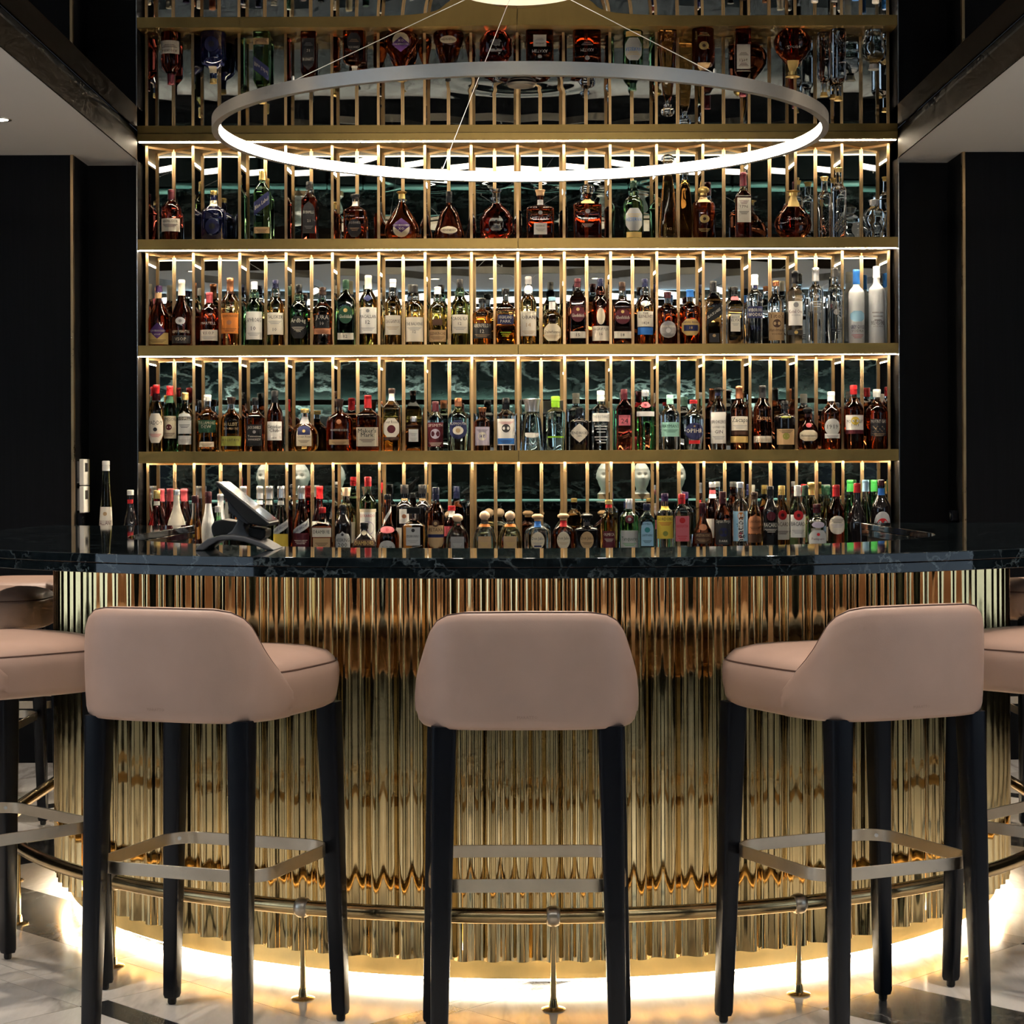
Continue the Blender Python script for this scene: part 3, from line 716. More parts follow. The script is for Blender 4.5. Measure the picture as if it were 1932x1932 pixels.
def patch(B, kind, f0, f1, wf, eps=.0005):
    mb = MB(); nx, ny = 12, 8; cw = B.rad((f0+f1)/2)[0]; half = wf*cw*(1.18 if B.n < 2.4 else .93); hm = (f1-f0)
    def hw(v):                              # half width at v in 0..1
        if kind == 'o': return math.sqrt(max(0, 1-(2*v-1)**2))
        if kind == 'd': return 1-abs(2*v-1)
        if kind == 'a': return 1 if v < .6 else math.sqrt(max(0, 1-((v-.6)/.4)**2))
        if kind == 'u': return 1 if v > .55 else math.sqrt(max(0, 1-((.55-v)/.55)**2))**.8
        if kind == 'h': return 1-.55*max(0, abs(2*v-1)-.45)/.55
        return 1
    for j in range(ny+1):
        v = j/ny
        if kind in 'oa': v = .5-.5*math.cos(pi*v) if kind == 'o' else v
        for i in range(nx+1):
            u = (2*i/nx-1)*max(hw(v), .003)
            f = f0+hm*v+(u*.085*(B.b*2/.075) if kind == 'g' else 0)
            mb.v.append(B.surf(u*half, f, eps))
    for j in range(ny):
        for i in range(nx):
            a = j*(nx+1)+i; mb.f.append((a, a+1, a+nx+2, a+nx+1)); mb.m.append(0)
    return mb.mesh('label', 180), half
def letters(B, items, half, slant=0, eps=.0009):
    mbs = []
    for tx, f, h, cname in items:
        mb = MB()
        if tx == '=':                        # a ruled line of fine print
            for k in range(3):
                ff = f-k*h*1.6; L = half*.72*(1-.2*k)
                vs = []
                for i in range(7):
                    u = -L+2*L*i/6; vs += [B.surf(u, ff-h*.28, eps), B.surf(u, ff+h*.28, eps)]
                mb.add(vs, [(2*i, 2*i+2, 2*i+3, 2*i+1) for i in range(6)])
        elif tx == '@':                      # round printed medallion
            r = h*B.H/2; vs = [B.surf(0, f, eps)]
            for i in range(20): vs.append(B.surf(r*math.cos(2*pi*i/20), f+r*math.sin(2*pi*i/20)/B.H, eps))
            mb.add(vs, [(0, 1+i, 1+(i+1) % 20) for i in range(20)])
        else:
            if tx[0] == '|':                 # reads upwards
                vs, fs, W = text_mesh(tx); sy = h*B.H; sx = min(sy*1.05, .40*B.H/W)
                mb.add([B.surf(-y*sy, f+x*sx/B.H, eps) for x, y in vs], fs); mbs.append((mb, cname)); continue
            vs, fs, W = text_mesh(tx); sy = h*B.H; sx = min(sy*1.05, 2*half*.84/W)
            mb.add([B.surf(x*sx, f+(y*sy)/B.H+slant*x*sx, eps) for x, y in vs], fs)
        mbs.append((mb, cname))
    return mbs
def cap_mesh(style, r, z0, z1):
    mb = MB(); L = z1-z0
    if style == 's': mb.lathe([(z0, r), (z0+L*.48, r), (z0+L*.50, r*.93), (z0+L*.54, r*.93), (z0+L*.56, r*1.02), (z1-.003, r*1.02), (z1-.0008, r*.95), (z1, r*.8)], 20)
    elif style == 'l': mb.lathe([(z0, r*1.10), (z0+L*.35, r*1.03), (z0+L*.72, r), (z0+L*.74, r*1.06), (z1-.003, r*1.06), (z1, r*.9)], 20)
    elif style == 'k': mb.lathe([(z0, r*1.0), (z0+L*.40, r), (z0+L*.42, r*1.32), (z1-.003, r*1.36), (z1, r*1.22)], 20)
    elif style == 'b': mb.lathe([(z0, r), (z0+L*.25, r), (z0+L*.28, r*1.2), (z0+L*.40, r*1.55), (z0+L*.58, r*1.66), (z0+L*.76, r*1.5), (z0+L*.9, r*1.05), (z1, r*.3)], 20)
    elif style == 'f': mb.lathe([(z0, r), (z0+L*.62, r*.98), (z0+L*.80, r*1.35), (z0+L*.90, r*1.6), (z1-.002, r*1.5), (z1, r*1.1)], 20)
    elif style == 'm': mb.lathe([(z0, r), (z0+L*.3, r), (z0+L*.33, r*1.45), (z0+L*.55, r*1.75), (z0+L*.75, r*1.7), (z1, r*.9)], 20)
    elif style == 'q': mb.box(-r*1.9, r*1.9, -r*1.35, r*1.35, z0+L*.1, z1)
    elif style == 'h': mb.lathe([(z0, r*.9), (z0+L*.42, r*.95), (z0+L*.44, r*2.0), (z0+L*.52, r*2.05), (z0+L*.56, r*1.25), (z0+L*.8, r*1.2), (z0+L*.94, r*.9), (z1, r*.3)], 20)
    elif style == 'c': mb.lathe([(z0, r*.95), (z0+L*.45, r*1.0), (z1-.002, r*1.25), (z1, r*1.2)], 20)
    return mb
# row tables: x px, top px, width px, shape, spirit, fill fraction, (cap style, colour, length px, width scale), labels
# label: (kind, f0, f1, width fraction, colour, [(text, f, height fraction, colour)])
n_ = 'n'
ROWS = [
 ('top shelf', 0, 8.93, [
  (325,356,37,'std','redbrown',.78,('l','burgundy',21,1),[('r',.18,.43,1,'ivory',[('ABERLOUR',.375,.045,'brown'),('=',.31,.014,'brown')])],0),
  (405,358,48,'squat','navy',1,('s','gold',9,1),[('o',.12,.42,.5,'navy',[('@',.27,.12,'charcoal')]),('r',.68,.80,1,'cream',[])],0),
  (497,320,31,'tallsq','bgreen',.70,('l','gold',19,1),[('g',.43,.62,1,'navy',[('Blue Label',.525,.058,'cream')]),('r',.10,.19,1,'tan',[('=',.155,.012,'brown')])],0),
  (585.5,342,29,'tallsq','redbrown',.72,('s','charcoal',15,1),[('a',.12,.66,.86,'charcoal',[('BUSHMILLS',.475,.05,'ivory'),('21',.33,.045,'ivory'),('=',.24,.012,'grey')])],0),
  (672,366,43,'square','damber',.70,('k','charcoal',9,1),[('r',.74,.84,1,'ivory',[]),('h',.06,.44,.62,'charcoal',[("JACK DANIEL'S",.36,.05,'ivory'),('=',.25,.015,'tan')])],0),
  (760,361,66,'tear','damber',.78,('f','gold',14,1.1),[('o',.05,.40,.42,'cream',[]),('d',.14,.44,.48,'purple',[('COURVOISIER',.29,.04,'ivory'),('XO',.22,.055,'ivory')])],0),
  (849,361,58,'drop','brown',.75,('s','black',21,1),[('o',.12,.27,.52,'cream',[('HENNESSY',.195,.045,'brown')])],0),
  (938,357,63,'disc','redbrown',.72,('f','clearcap',18,1.15),[('o',.15,.48,.38,'grey',[('@',.36,.05,'charcoal'),('=',.27,.015,'charcoal')])],0),
  (1021,359,52,'slab','brown',.70,('c','wood',11,1.15),[('r',.70,.80,1,'grey',[]),('r',.10,.33,.5,'white',[('RESERVE',.27,.03,'charcoal'),('=',.21,.012,'grey')]),(n_,.0,.9,.7,'x',[('METAXA',.42,.06,'silver'),('@',.53,.08,'grey')])],0),
  (1110,348,53,'slab','brown',.66,('b','clearcap',24,1.35),[('r',.64,.72,1,'gold',[]),(n_,0,.9,.6,'x',[('METAXA',.36,.06,'palegrey'),('@',.50,.08,'grey'),('=',.27,.014,'palegrey')])],0),
  (1197,342,38,'malt','bgreen',.66,('l','bottlegreen',20,1),[('h',.14,.52,.82,'palegrey',[('RESERVA',.33,.06,'blue'),('=',.42,.014,'gold')]),('r',.03,.12,.7,'gold',[])],0),
  (1262,292,35,'tri','amber',.80,('b','clearcap',22,1.5),[(n_,0,.5,.8,'x',[('1942',.12,.03,'tan')])],0),
  (1329,354,42,'short','brown',.80,('m','gold',17,.95),[('r',.68,.80,1,'tan',[]),('o',.28,.44,.38,'gold',[('@',.36,.06,'brown')]),(n_,0,.5,.7,'x',[('=',.17,.016,'gold')])],0),
  (1404,327,30,'square','redbrown',.72,('l','burgundy',26,1),[('r',.24,.64,.9,'ivory',[('1796',.475,.045,'brown'),('=',.40,.011,'brown'),('=',.56,.012,'maroon')])],0),
  (1498,362,70,'globe','brown',.68,('f','gold',10,1.25),[('r',.66,.90,1.1,'gold',[]),(n_,0,.9,.55,'x',[('Zacapa',.40,.07,'palegrey')])],0),
  (1557,336,24,'vodka','clear',.8,('c','gold',8,1),[],.045),
  (1584,319,29,'vodka','clear',.8,('c','gold',8,1),[],0),
  (1651,380,41,'skull','clear',.9,('c','palegrey',10,1.25),[],0),
 ]),
 ('second shelf', 1, 8.93, [
  (301,537,40,'taper','damber',.72,('l','purple',12,1),[('r',.79,.88,1,'tan',[]),('r',.03,.22,1,'gold',[('=',.10,.012,'brown')]),('d',.12,.38,.7,'purple',[('COURVOISIER',.25,.034,'ivory'),('VSOP',.19,.03,'ivory')])],0),
  (344,526,38,'taper','brown',.72,('l','ivory',30,1),[('r',.04,.16,1,'charcoal',[('VSOP',.105,.05,'cream')]),(n_,0,.9,1,'x',[('REMY MARTIN',.215,.045,'cream')]),('o',.32,.43,.42,'silver',[('@',.375,.05,'grey')])],0),
  (396,550,35,'std','redbrown',.75,('l','rose',20,1),[('r',.10,.30,1,'ivory',[('V.S.O.P',.24,.05,'maroon'),('=',.17,.012,'grey')]),(n_,0,.9,1,'x',[('MARTELL',.42,.05,'ivory')])],0),
  (435.5,523,34,'std','lamber',.74,('l','copper',30,1),[('r',.18,.48,1,'orange',[('GLENMORANGIE',.435,.036,'brown'),('@',.34,.07,'copper'),('=',.25,.012,'brown')])],0),
  (481,530,32,'malt','darkgreen',.75,('s','white',15,1),[('r',.10,.53,1,'white',[('LAPHROAIG',.40,.07,'black'),('10',.27,.065,'black'),('=',.20,.011,'grey')])],0),
  (521,527,32,'malt','amber',.73,('s','navy',17,1),[('r',.17,.50,1,'ivory',[('TALISKER',.435,.052,'charcoal'),('=',.37,.012,'grey'),('10',.245,.05,'charcoal')])],0),
  (565,536,34,'malt','darkgreen',.73,('s','black',17,1),[('h',.12,.48,.92,'black',[('Ardbeg',.40,.075,'ivory'),('=',.30,.013,'ivory'),('TEN',.235,.03,'ivory')])],0),
  (610,541,38,'jug','damber',.74,('s','brown',15,1),[('r',.30,.52,.72,'black',[('JURA',.465,.072,'ivory'),('10',.375,.055,'ivory')]),('r',.19,.29,.9,'copper',[('=',.245,.012,'brown')])],0),
  (654,527,32,'tallsq','darkgreen',.72,('s','bottlegreen',17,1),[('o',.33,.60,.9,'bottlegreen',[('Glenfiddich',.44,.055,'ivory'),('@',.53,.06,'gold')]),('r',.09,.19,1,'ivory',[('12',.14,.05,'charcoal')])],0),
  (696,519,34,'std','amber',.76,('l','cream',26,1),[('r',.17,.54,1,'white',[('MACALLAN',.41,.05,'charcoal'),('12',.33,.055,'charcoal'),('@',.49,.05,'grey'),('=',.25,.011,'grey')]),('d',.62,.72,.5,'navy',[])],0),
  (742.5,526,31,'malt','lamber',.72,('s','white',16,1),[('r',.16,.45,1,'ivory',[('CRAGGANMORE',.36,.06,'brown'),('=',.28,.012,'tan')])],0),
  (783.5,537,35,'malt','lamber',.72,('l','charcoal',16,1),[('r',.06,.46,1,'ivory',[('THE BALVENIE',.35,.05,'charcoal'),('=',.29,.012,'grey'),('12',.22,.045,'charcoal')])],0),
  (827,541,34,'malt','lamber',.72,('l','white',14,1),[('r',.06,.26,1,'tan',[('GLENKINCHIE',.20,.05,'brown'),('=',.14,.012,'brown')]),('r',.34,.44,.5,'brown',[])],0),
  (869,527,32,'malt','olive',.72,('s','charcoal',17,1),[('r',.18,.46,1,'ivory',[('CAOL ILA',.40,.052,'charcoal'),('12',.325,.045,'charcoal'),('=',.27,.011,'grey')])],0),
  (911,563,37,'short','amber',.78,('s','black',9,1.1),[('r',.14,.46,1,'charcoal',[('ABERFELDY',.41,.075,'ivory'),('12',.29,.075,'ivory'),('=',.22,.014,'tan')])],0),
  (955,545,38,'square','amber',.76,('s','black',11,1.15),[('r',.36,.53,.82,'navy',[('HIGHLAND',.485,.052,'ivory'),('PARK',.415,.052,'ivory')]),(n_,0,.4,.8,'x',[('=',.22,.02,'lime')])],0),
  (998,522,31,'malt','lamber',.72,('s','grey',15,1),[('o',.74,.87,1,'white',[]),('r',.13,.49,1,'ivory',[('OBAN',.40,.052,'charcoal'),('14',.29,.06,'tan'),('=',.20,.011,'tan')])],0),
  (1043,561,37,'squat','lamber',.72,('s','skyblue',7,1.1),[('r',.74,.90,1.1,'white',[]),('h',.08,.43,.86,'cream',[('Dalwhinnie',.27,.06,'brown'),('=',.19,.014,'tan')])],0),
  (1091,526,31,'tallsq','damber',.73,('s','maroon',17,1),[('o',.34,.58,.92,'maroon',[('Glenfiddich',.44,.052,'ivory'),('@',.53,.05,'gold')]),('r',.10,.20,1,'ivory',[('15',.15,.05,'charcoal')])],0),
  (1134,526,33,'malt','brown',.74,('s','navy',17,1),[('o',.30,.55,.42,'cream',[]),('r',.06,.28,1,'ivory',[('LAGAVULIN',.235,.042,'brown'),('16',.16,.045,'brown')])],0),
  (1175,533,34,'square','damber',.73,('s','brown',17,1),[('o',.32,.57,.92,'maroon',[('Glenfiddich',.43,.055,'ivory'),('@',.52,.05,'gold')]),('r',.10,.21,1,'ivory',[('18',.155,.05,'charcoal')])],0),
  (1218,527,32,'malt','amber',.72,('s','navy',16,1),[('r',.27,.50,1,'ivory',[('THE',.47,.032,'brown'),('GLENLIVET',.425,.045,'brown'),('1824',.325,.04,'brown')]),('r',.15,.26,.9,'blue',[]),('o',.58,.66,.5,'white',[])],0),
  (1260.5,552,37,'short','damber',.74,('s','maroon',12,1.05),[('o',.12,.44,.8,'grey',[('CHIVAS REGAL',.34,.045,'ivory'),('@',.26,.09,'silver'),('=',.19,.012,'charcoal')])],0),
  (1303,548,39,'short','damber',.72,('l','blue',14,1.05),[('h',.16,.46,.86,'gold',[('CHIVAS REGAL',.40,.042,'navy'),('18',.30,.06,'navy')]),('r',.24,.35,.62,'navy',[('18',.30,.05,'gold')])],0),
  (1347,532,30,'tallsq','amber',.74,('l','charcoal',20,1),[('g',.38,.58,1,'black',[('BLACK LABEL',.49,.05,'ivory')]),('r',.03,.17,.66,'charcoal',[('@',.135,.05,'tan')])],0),
  (1387,543,31,'tallsq','clear',.70,('s','charcoal',15,1),[('r',.765,.83,1.05,'rose',[]),('r',.22,.52,.62,'ivory',[('ABSOLUT',.465,.04,'charcoal'),('ELYX',.415,.045,'charcoal'),('=',.36,.011,'grey')])],0),
  (1425,520,30,'vodka','clear',.8,('l','white',20,1),[('r',.37,.54,1,'navy',[('WYBOROWA',.485,.05,'ivory'),('WODKA',.42,.05,'ivory')]),(n_,0,.5,.7,'x',[('Wyb',.22,.08,'navy')]),('r',.80,.92,.5,'navy',[])],0),
  (1465,532,31,'std','clear',.8,('s','copper',10,1),[('r',.06,.50,1,'tan',[("Tito's",.445,.075,'brown'),('@',.325,.13,'brown'),('Handmade',.225,.055,'brown'),('VODKA',.16,.032,'brown')])],0),
  (1501,513,29,'vodka','clear',.82,('l','black',24,1),[('r',.25,.58,.95,'white',[('Ketel One',.44,.05,'maroon'),('@',.53,.07,'grey'),('VODKA',.39,.025,'grey')]),('b',.12,.19,1.15,'charcoal',[('@',.155,.05,'gold')])],0),
  (1540,507,29,'vodka','clear',.82,('l','silver',26,1),[(n_,0,.6,.9,'x',[('=',.55,.02,'silver'),('STANDARD',.42,.035,'grey'),('@',.62,.06,'grey')])],0),
  (1577,507,28,'vodka','clear',.82,('l','charcoal',18,1),[(n_,0,.7,.9,'x',[('BELUGA',.49,.052,'charcoal'),('@',.415,.075,'grey'),('=',.19,.016,'charcoal')])],0),
  (1617,511,30,'vodka','frost',1,('l','blue',28,1),[('h',.30,.44,.9,'skyblue',[]),(n_,0,.6,1,'x',[('GREY GOOSE',.225,.052,'navy'),('VODKA',.175,.034,'grey'),('=',.12,.012,'rose')])],0),
  (1655,505,30,'vodka','frost',1,('l','white',22,1),[(n_,0,.6,.95,'x',[('BELVEDERE',.27,.05,'charcoal'),('VODKA',.225,.025,'grey'),('=',.40,.03,'grey')])],0),
 ]),
 ('third shelf', 2, 8.93, [
  (295.5,724,29,'malt','amber',.74,('l','red',30,1),[('h',.13,.57,1,'ivory',[('PADDY',.43,.062,'black'),('@',.33,.06,'charcoal'),('=',.26,.012,'red')])],-.03),
  (321,726,27,'std','darkgreen',.74,('l','red',18,1),[('r',.20,.54,1,'cream',[('JAMESON',.48,.058,'charcoal'),('@',.37,.09,'maroon'),('=',.28,.013,'brown')]),('r',.74,.84,1,'bottlegreen',[])],.03),
  (350,739,28,'std','lamber',.75,('l','gold',14,1),[('a',.30,.68,.9,'palegrey',[('BUSHMILLS',.55,.05,'ivory'),('=',.45,.014,'charcoal')]),('r',.12,.27,.86,'palegrey',[('=',.20,.012,'grey')]),('r',.53,.59,.92,'charcoal',[('BUSHMILLS',.56,.045,'ivory')])],0),
  (392,743,38,'jug','amber',.74,('s','palegrey',12,1.1),[('r',.33,.55,.95,'bottlegreen',[('TULLAMORE',.50,.055,'cream'),('DEW',.435,.055,'cream')]),('r',.08,.17,.72,'cream',[('=',.13,.012,'brown')])],0),
  (437,748,40,'flask','amber',.76,('c','brown',13,1.1),[('r',.10,.28,1,'olive',[('BULLEIT RYE',.21,.045,'brown')]),(n_,0,.9,.8,'x',[('BULLEIT',.50,.06,'tan'),('BOURBON',.42,.045,'tan')])],0),
  (482,749,34,'square','damber',.70,('s','black',14,1),[('r',.10,.50,.9,'black',[("JACK DANIEL'S",.435,.055,'ivory'),('@',.36,.06,'grey'),('Tennessee',.28,.04,'ivory'),('WHISKEY',.22,.038,'ivory')])],0),
  (519,736,29,'std','brown',.74,('s','black',24,1.05),[('r',.18,.49,1,'white',[('Canadian',.41,.06,'black'),('Club',.345,.06,'black'),('1858',.22,.03,'brown')])],0),
  (575.5,770,51,'round_','amber',.72,('s','gold',8,1.2),[('r',.64,.80,1,'grey',[]),('a',.12,.58,.5,'cream',[('Crown Royal',.33,.055,'brown'),('=',.25,.014,'brown')]),('a',.38,.60,.44,'navy',[('@',.47,.07,'gold')])],0),
  (641,752,50,'flask','damber',.72,('c','brown',15,1),[('r',.12,.22,.8,'tan',[('=',.17,.012,'brown')]),(n_,0,.9,.85,'x',[('WOODFORD RESERVE',.40,.042,'ivory'),('@',.56,.09,'copper')])],0),
  (694.5,745,43,'square','damber',.66,('l','red',24,1.05),[('r',.08,.42,1,'cream',[("Maker's",.36,.075,'black'),('Mark',.285,.075,'black'),('=',.20,.013,'brown')])],0),
  (739.5,732,33,'tallsq','amber',.70,('s','brown',10,1),[('r',.80,.92,1,'ivory',[]),('h',.20,.52,.95,'ivory',[('Four Roses',.46,.05,'brown'),('@',.345,.13,'maroon')]),('r',.17,.22,.92,'brown',[])],0),
  (781,785,31,'block','amber',.8,('s','silver',10,1.2),[('r',.26,.62,.62,'palegrey',[('=',.50,.02,'grey'),('=',.36,.02,'grey')])],0),
  (822,757,30,'std','clear',.8,('l','burgundy',20,1),[('r',.08,.57,1.1,'maroon',[('SIPSMITH',.51,.06,'ivory'),('@',.34,.20,'lilac'),('=',.16,.016,'ivory')])],0),
  (865,751,39,'std','palegreen',.72,('s','copper',16,1.1),[('o',.22,.58,.84,'navy',[('PLYMOUTH',.51,.05,'ivory'),('GIN',.45,.04,'ivory')]),('o',.30,.46,.46,'ivory',[('@',.38,.09,'tan')])],0),
  (910.5,769,30,'short','brown',.8,('c','copper',8,1),[('r',.12,.55,.92,'lilac',[('@',.33,.20,'ivory'),('47',.33,.07,'charcoal'),('=',.48,.015,'charcoal')])],0),
  (955,751,35,'short','clear',.8,('s','black',22,1.05),[('r',.10,.60,1,'white',[('@',.42,.16,'charcoal'),('=',.54,.012,'rose')]),('r',.12,.23,.9,'blue',[('=',.19,.014,'navy')])],0),
  (1004,753,44,'cone','iceblue',.8,('c','silver',24,1.35),[(n_,0,.6,.9,'x',[('GIN MARE',.20,.06,'charcoal'),('=',.14,.01,'grey')]),('u',.24,.34,.6,'white',[])],0),
  (1048.5,748,37,'vodka','palegreen',.8,('s','lime',21,1.3),[(n_,0,.6,.7,'x',[("G'Vine",.46,.13,'charcoal')]),('r',.23,.26,.8,'lime',[])],0),
  (1093,769,36,'apoth','black',1,('s','black',12,1.05),[('d',.18,.62,1.06,'ivory',[("HENDRICK'S",.40,.062,'charcoal'),('GIN',.33,.04,'charcoal')])],0),
  (1134,738,34,'short','clear',.8,('s','white',20,1.05),[('r',.48,.62,1,'white',[('THE BOTANIST',.56,.045,'grey')]),(n_,0,.5,1,'x',[('=',.40,.03,'palegrey'),('=',.22,.03,'palegrey')])],0),
  (1178,735,29,'tallsq','red',.85,('s','burgundy',20,1),[('r',.40,.57,.8,'pink',[('BEEFEATER',.545,.026,'maroon'),('24',.475,.08,'black')])],0),
  (1218,737,33,'vodka','green',.85,('s','silver',12,1.1),[('o',.70,.80,.9,'rose',[('@',.75,.05,'maroon')]),('b',.56,.64,1.2,'silver',[])],0),
  (1264.5,746,36,'std','clear',.8,('s','mint',18,1.05),[('r',.24,.50,1,'mint',[("HAYMAN'S",.43,.06,'bottlegreen'),('=',.36,.012,'bottlegreen')])],0),
  (1309,756,37,'std','clear',.8,('s','red',7,1.2),[('o',.20,.54,.92,'navy',[('OPIHR',.38,.085,'ivory'),('@',.47,.04,'tan')]),('r',.12,.19,.5,'red',[])],0),
  (1355,732,30,'std','clear',.8,('h','black',11,1),[('r',.10,.60,.98,'white',[("BROKER'S",.445,.055,'black'),('LONDON',.36,.032,'charcoal'),('GIN',.285,.055,'charcoal'),('=',.21,.012,'grey')]),('b',.86,.91,1,'navy',[])],0),
  (1395,730,33,'std','brown',.72,('l','copper',24,1),[('r',.30,.52,1,'ivory',[('Zacapa',.455,.075,'black'),('=',.38,.013,'grey')]),('b',.11,.21,1.2,'gold',[]),('r',.23,.29,1,'brown',[])],0),
  (1439,729,34,'std','brown',.72,('l','charcoal',24,1),[(n_,0,.9,.9,'x',[('Zacapa',.485,.07,'tan')]),('b',.11,.21,1.2,'ivory',[('=',.165,.012,'tan')])],0),
  (1481,758,39,'apoth','black',1,('s','charcoal',16,1),[('r',.10,.42,.84,'tan',[('@',.27,.14,'olive'),('=',.385,.014,'charcoal')]),('r',.64,.68,.4,'olive',[])],0),
  (1524.5,771,39,'round_','brown',.85,('m','charcoal',12,.8),[('h',.20,.46,.86,'cream',[('Aniversario',.33,.06,'brown'),('=',.26,.014,'tan')]),('o',.52,.63,.3,'rose',[])],0),
  (1568.5,741,37,'std','damber',.74,('s','white',18,1.1),[('o',.24,.53,.74,'palegrey',[('1919',.39,.075,'charcoal')]),('r',.19,.27,.72,'silver',[('=',.23,.012,'charcoal')])],0),
  (1611,729,37,'std','damber',.74,('s','red',18,1.05),[('r',.30,.53,.92,'white',[('@',.44,.13,'yellow'),('MOUNT GAY',.43,.055,'black'),('1703',.375,.045,'black')]),('r',.24,.30,.92,'maroon',[])],0),
  (1655,737,41,'std','damber',.72,('s','palegrey',15,1.15),[(n_,0,.9,.8,'x',[('MOUNT GAY',.46,.055,'ivory'),('XO',.335,.10,'tan'),('=',.26,.012,'tan')]),('r',.22,.50,.66,'charcoal',[])],0),
 ]),
 ('back counter', 3, 8.72, [
  (200,867,27,'tall','olive',.9,('s','white',19,1),[('r',.20,.53,1.15,'ivory',[('GALLIANO',.37,.05,'maroon'),('=',.31,.01,'tan'),('@',.46,.04,'tan')])],0),
  (246,922,30,'taper','black',1,('s','white',10,1),[('r',.80,.86,1,'red',[]),('g',.28,.40,1,'white',[('Briottet',.335,.05,'black')])],0),
  (296,923,36,'taper','red',.85,('s','gold',16,1),[('r',.78,.84,1,'ivory',[]),('r',.16,.40,.86,'ivory',[('=',.30,.016,'brown')])],0),
  (333,922,36,'taper','milk',1,('s','silver',10,1),[('r',.80,.86,1,'ivory',[]),('g',.20,.34,.9,'tan',[('Briottet',.26,.05,'black')])],0),
  (368,933,35,'marnier','amber',.62,('s','maroon',14,1),[],0),
  (304,920,30,'taper','redbrown',.8,('l','rose',24,1),[('r',.2,.4,1,'white',[])],.19),
  (322,920,30,'taper','red',.8,('l','rose',24,1),[('r',.2,.4,1,'white',[])],.11),
  (347,920,30,'taper','redbrown',.8,('l','rose',24,1),[('r',.2,.4,1,'white',[])],.19),
  (393,926,27,'taper','white',1,('s','maroon',22,1),[],.1),
  (416,930,24,'taper','white',1,('s','silver',12,1),[],.16),
  (411,953,17,'std','green',.8,('s','palegrey',12,1),[],0),
  (437,958,32,'round_','black',1,('s','black',10,1),[],.1),
  (459,916,29,'taper','darkgreen',.8,('l','silver',24,1),[('r',.74,.80,1,'white',[])],.16),
  (490,916,29,'taper','damber',.8,('l','silver',24,1),[('r',.74,.80,1,'white',[])],.19),
  (508,916,28,'taper','bgreen',.8,('l','silver',24,1),[('r',.74,.80,1,'white',[])],.1),
  (530,916,29,'taper','iceblue',.8,('l','silver',22,1),[('r',.74,.80,1,'white',[]),('g',.36,.47,1,'palegrey',[('MARIE BRIZARD',.42,.045,'navy')]),('r',.12,.34,1,'yellow',[])],0),
  (568.5,916,32,'taper','brown',.8,('l','silver',24,1),[('g',.36,.47,1,'palegrey',[('MARIE BRIZARD',.42,.045,'navy')]),('r',.12,.35,1,'maroon',[('=',.25,.014,'ivory')])],0),
  (603,916,31,'taper','red',.8,('l','red',24,1),[('r',.3,.5,1,'ivory',[])],.2),
  (608,956,38,'square','brown',.72,('s','red',11,1),[('r',.42,.60,1,'ivory',[('DRAMBUIE',.52,.072,'black')]),('u',.10,.40,.9,'tan',[('=',.30,.016,'brown')])],0),
  (647,951,32,'std','black',1,('s','black',12,1),[('a',.10,.50,.86,'palegrey',[('HEERING',.34,.07,'black'),('200',.25,.085,'black'),('@',.44,.05,'charcoal')])],0),
  (653,919,36,'std','yellow',.8,('c','cork',16,1.15),[('r',.2,.5,1,'cream',[])],.16),
  (694,899,31,'vodka','bgreen',.8,('s','red',18,1),[('r',.14,.56,1,'white',[('LUXARDO',.515,.036,'red'),('@',.36,.18,'lilac'),('=',.22,.012,'grey')]),('b',.56,.60,1.2,'cream',[])],.12),
  (687,985,44,'round_','black',1,('s','black',12,1.1),[('r',.26,.44,1,'brown',[('CHAMBORD',.35,.12,'gold')]),('o',.56,.70,.5,'cream',[])],-.09),
  (731,932,44,'bene','brown',.8,('s','black',10,1),[('g',.62,.70,1,'white',[]),('o',.39,.50,.8,'pink',[('@',.445,.05,'rose')]),('o',.06,.28,.62,'palegrey',[('D.O.M',.17,.04,'charcoal')])],0),
  (763,914,32,'vodka','black',1,('s','charcoal',17,1.2),[('r',.78,.81,1,'tan',[]),('r',.46,.66,.5,'white',[('@',.56,.06,'copper')]),('r',.1,.4,1,'ivory',[])],.18),
  (797,914,30,'vodka','black',1,('s','charcoal',17,1.2),[('r',.78,.81,1,'tan',[])],.19),
  (780,957,44,'square','amber',.68,('q','black',13,1),[('r',.16,.52,.64,'palegrey',[('DISARONNO',.345,.055,'charcoal'),('@',.46,.07,'charcoal'),('=',.26,.013,'grey')])],0),
  (822,919,32,'std','damber',.76,('s','navy',26,1),[('u',.12,.46,.94,'tan',[('METAXA',.40,.052,'brown')]),('b',.29,.335,1,'navy',[]),('o',.44,.54,.36,'brown',[('@',.49,.05,'tan')])],0),
  (852,954,30,'std','redbrown',.7,('s','red',9,1.1),[('r',.78,.90,1,'white',[]),('r',.4,.6,1,'rose',[])],.16),
  (863,969,44,'bell','palegreen',.7,('b','cork',19,.85),[('r',.14,.48,.6,'grey',[('=',.32,.02,'palegrey')])],0),
  (914,964,43,'bell','pale',.7,('b','cork',21,.85),[('r',.66,.72,1,'orange',[]),('r',.14,.46,.6,'tan',[('=',.32,.02,'gold')])],0),
  (962,964,44,'bell','gold',.7,('b','cork',21,.85),[('r',.66,.72,1,'orange',[]),('r',.14,.46,.6,'tan',[('=',.32,.02,'gold')])],0),
  (1014,970,49,'flask','iceblue',.75,('m','wood',13,.95),[('r',.70,.83,1.1,'blue',[]),('o',.10,.50,.56,'cream',[('Don Julio',.34,.075,'navy'),('=',.25,.013,'grey')]),('r',.15,.19,.3,'navy',[])],0),
  (1062.5,969,41,'flask','brown',.8,('m','wood',13,.95),[('r',.70,.83,1.1,'red',[]),('o',.10,.50,.64,'cream',[('Don Julio',.34,.075,'brown'),('=',.25,.013,'tan')])],0),
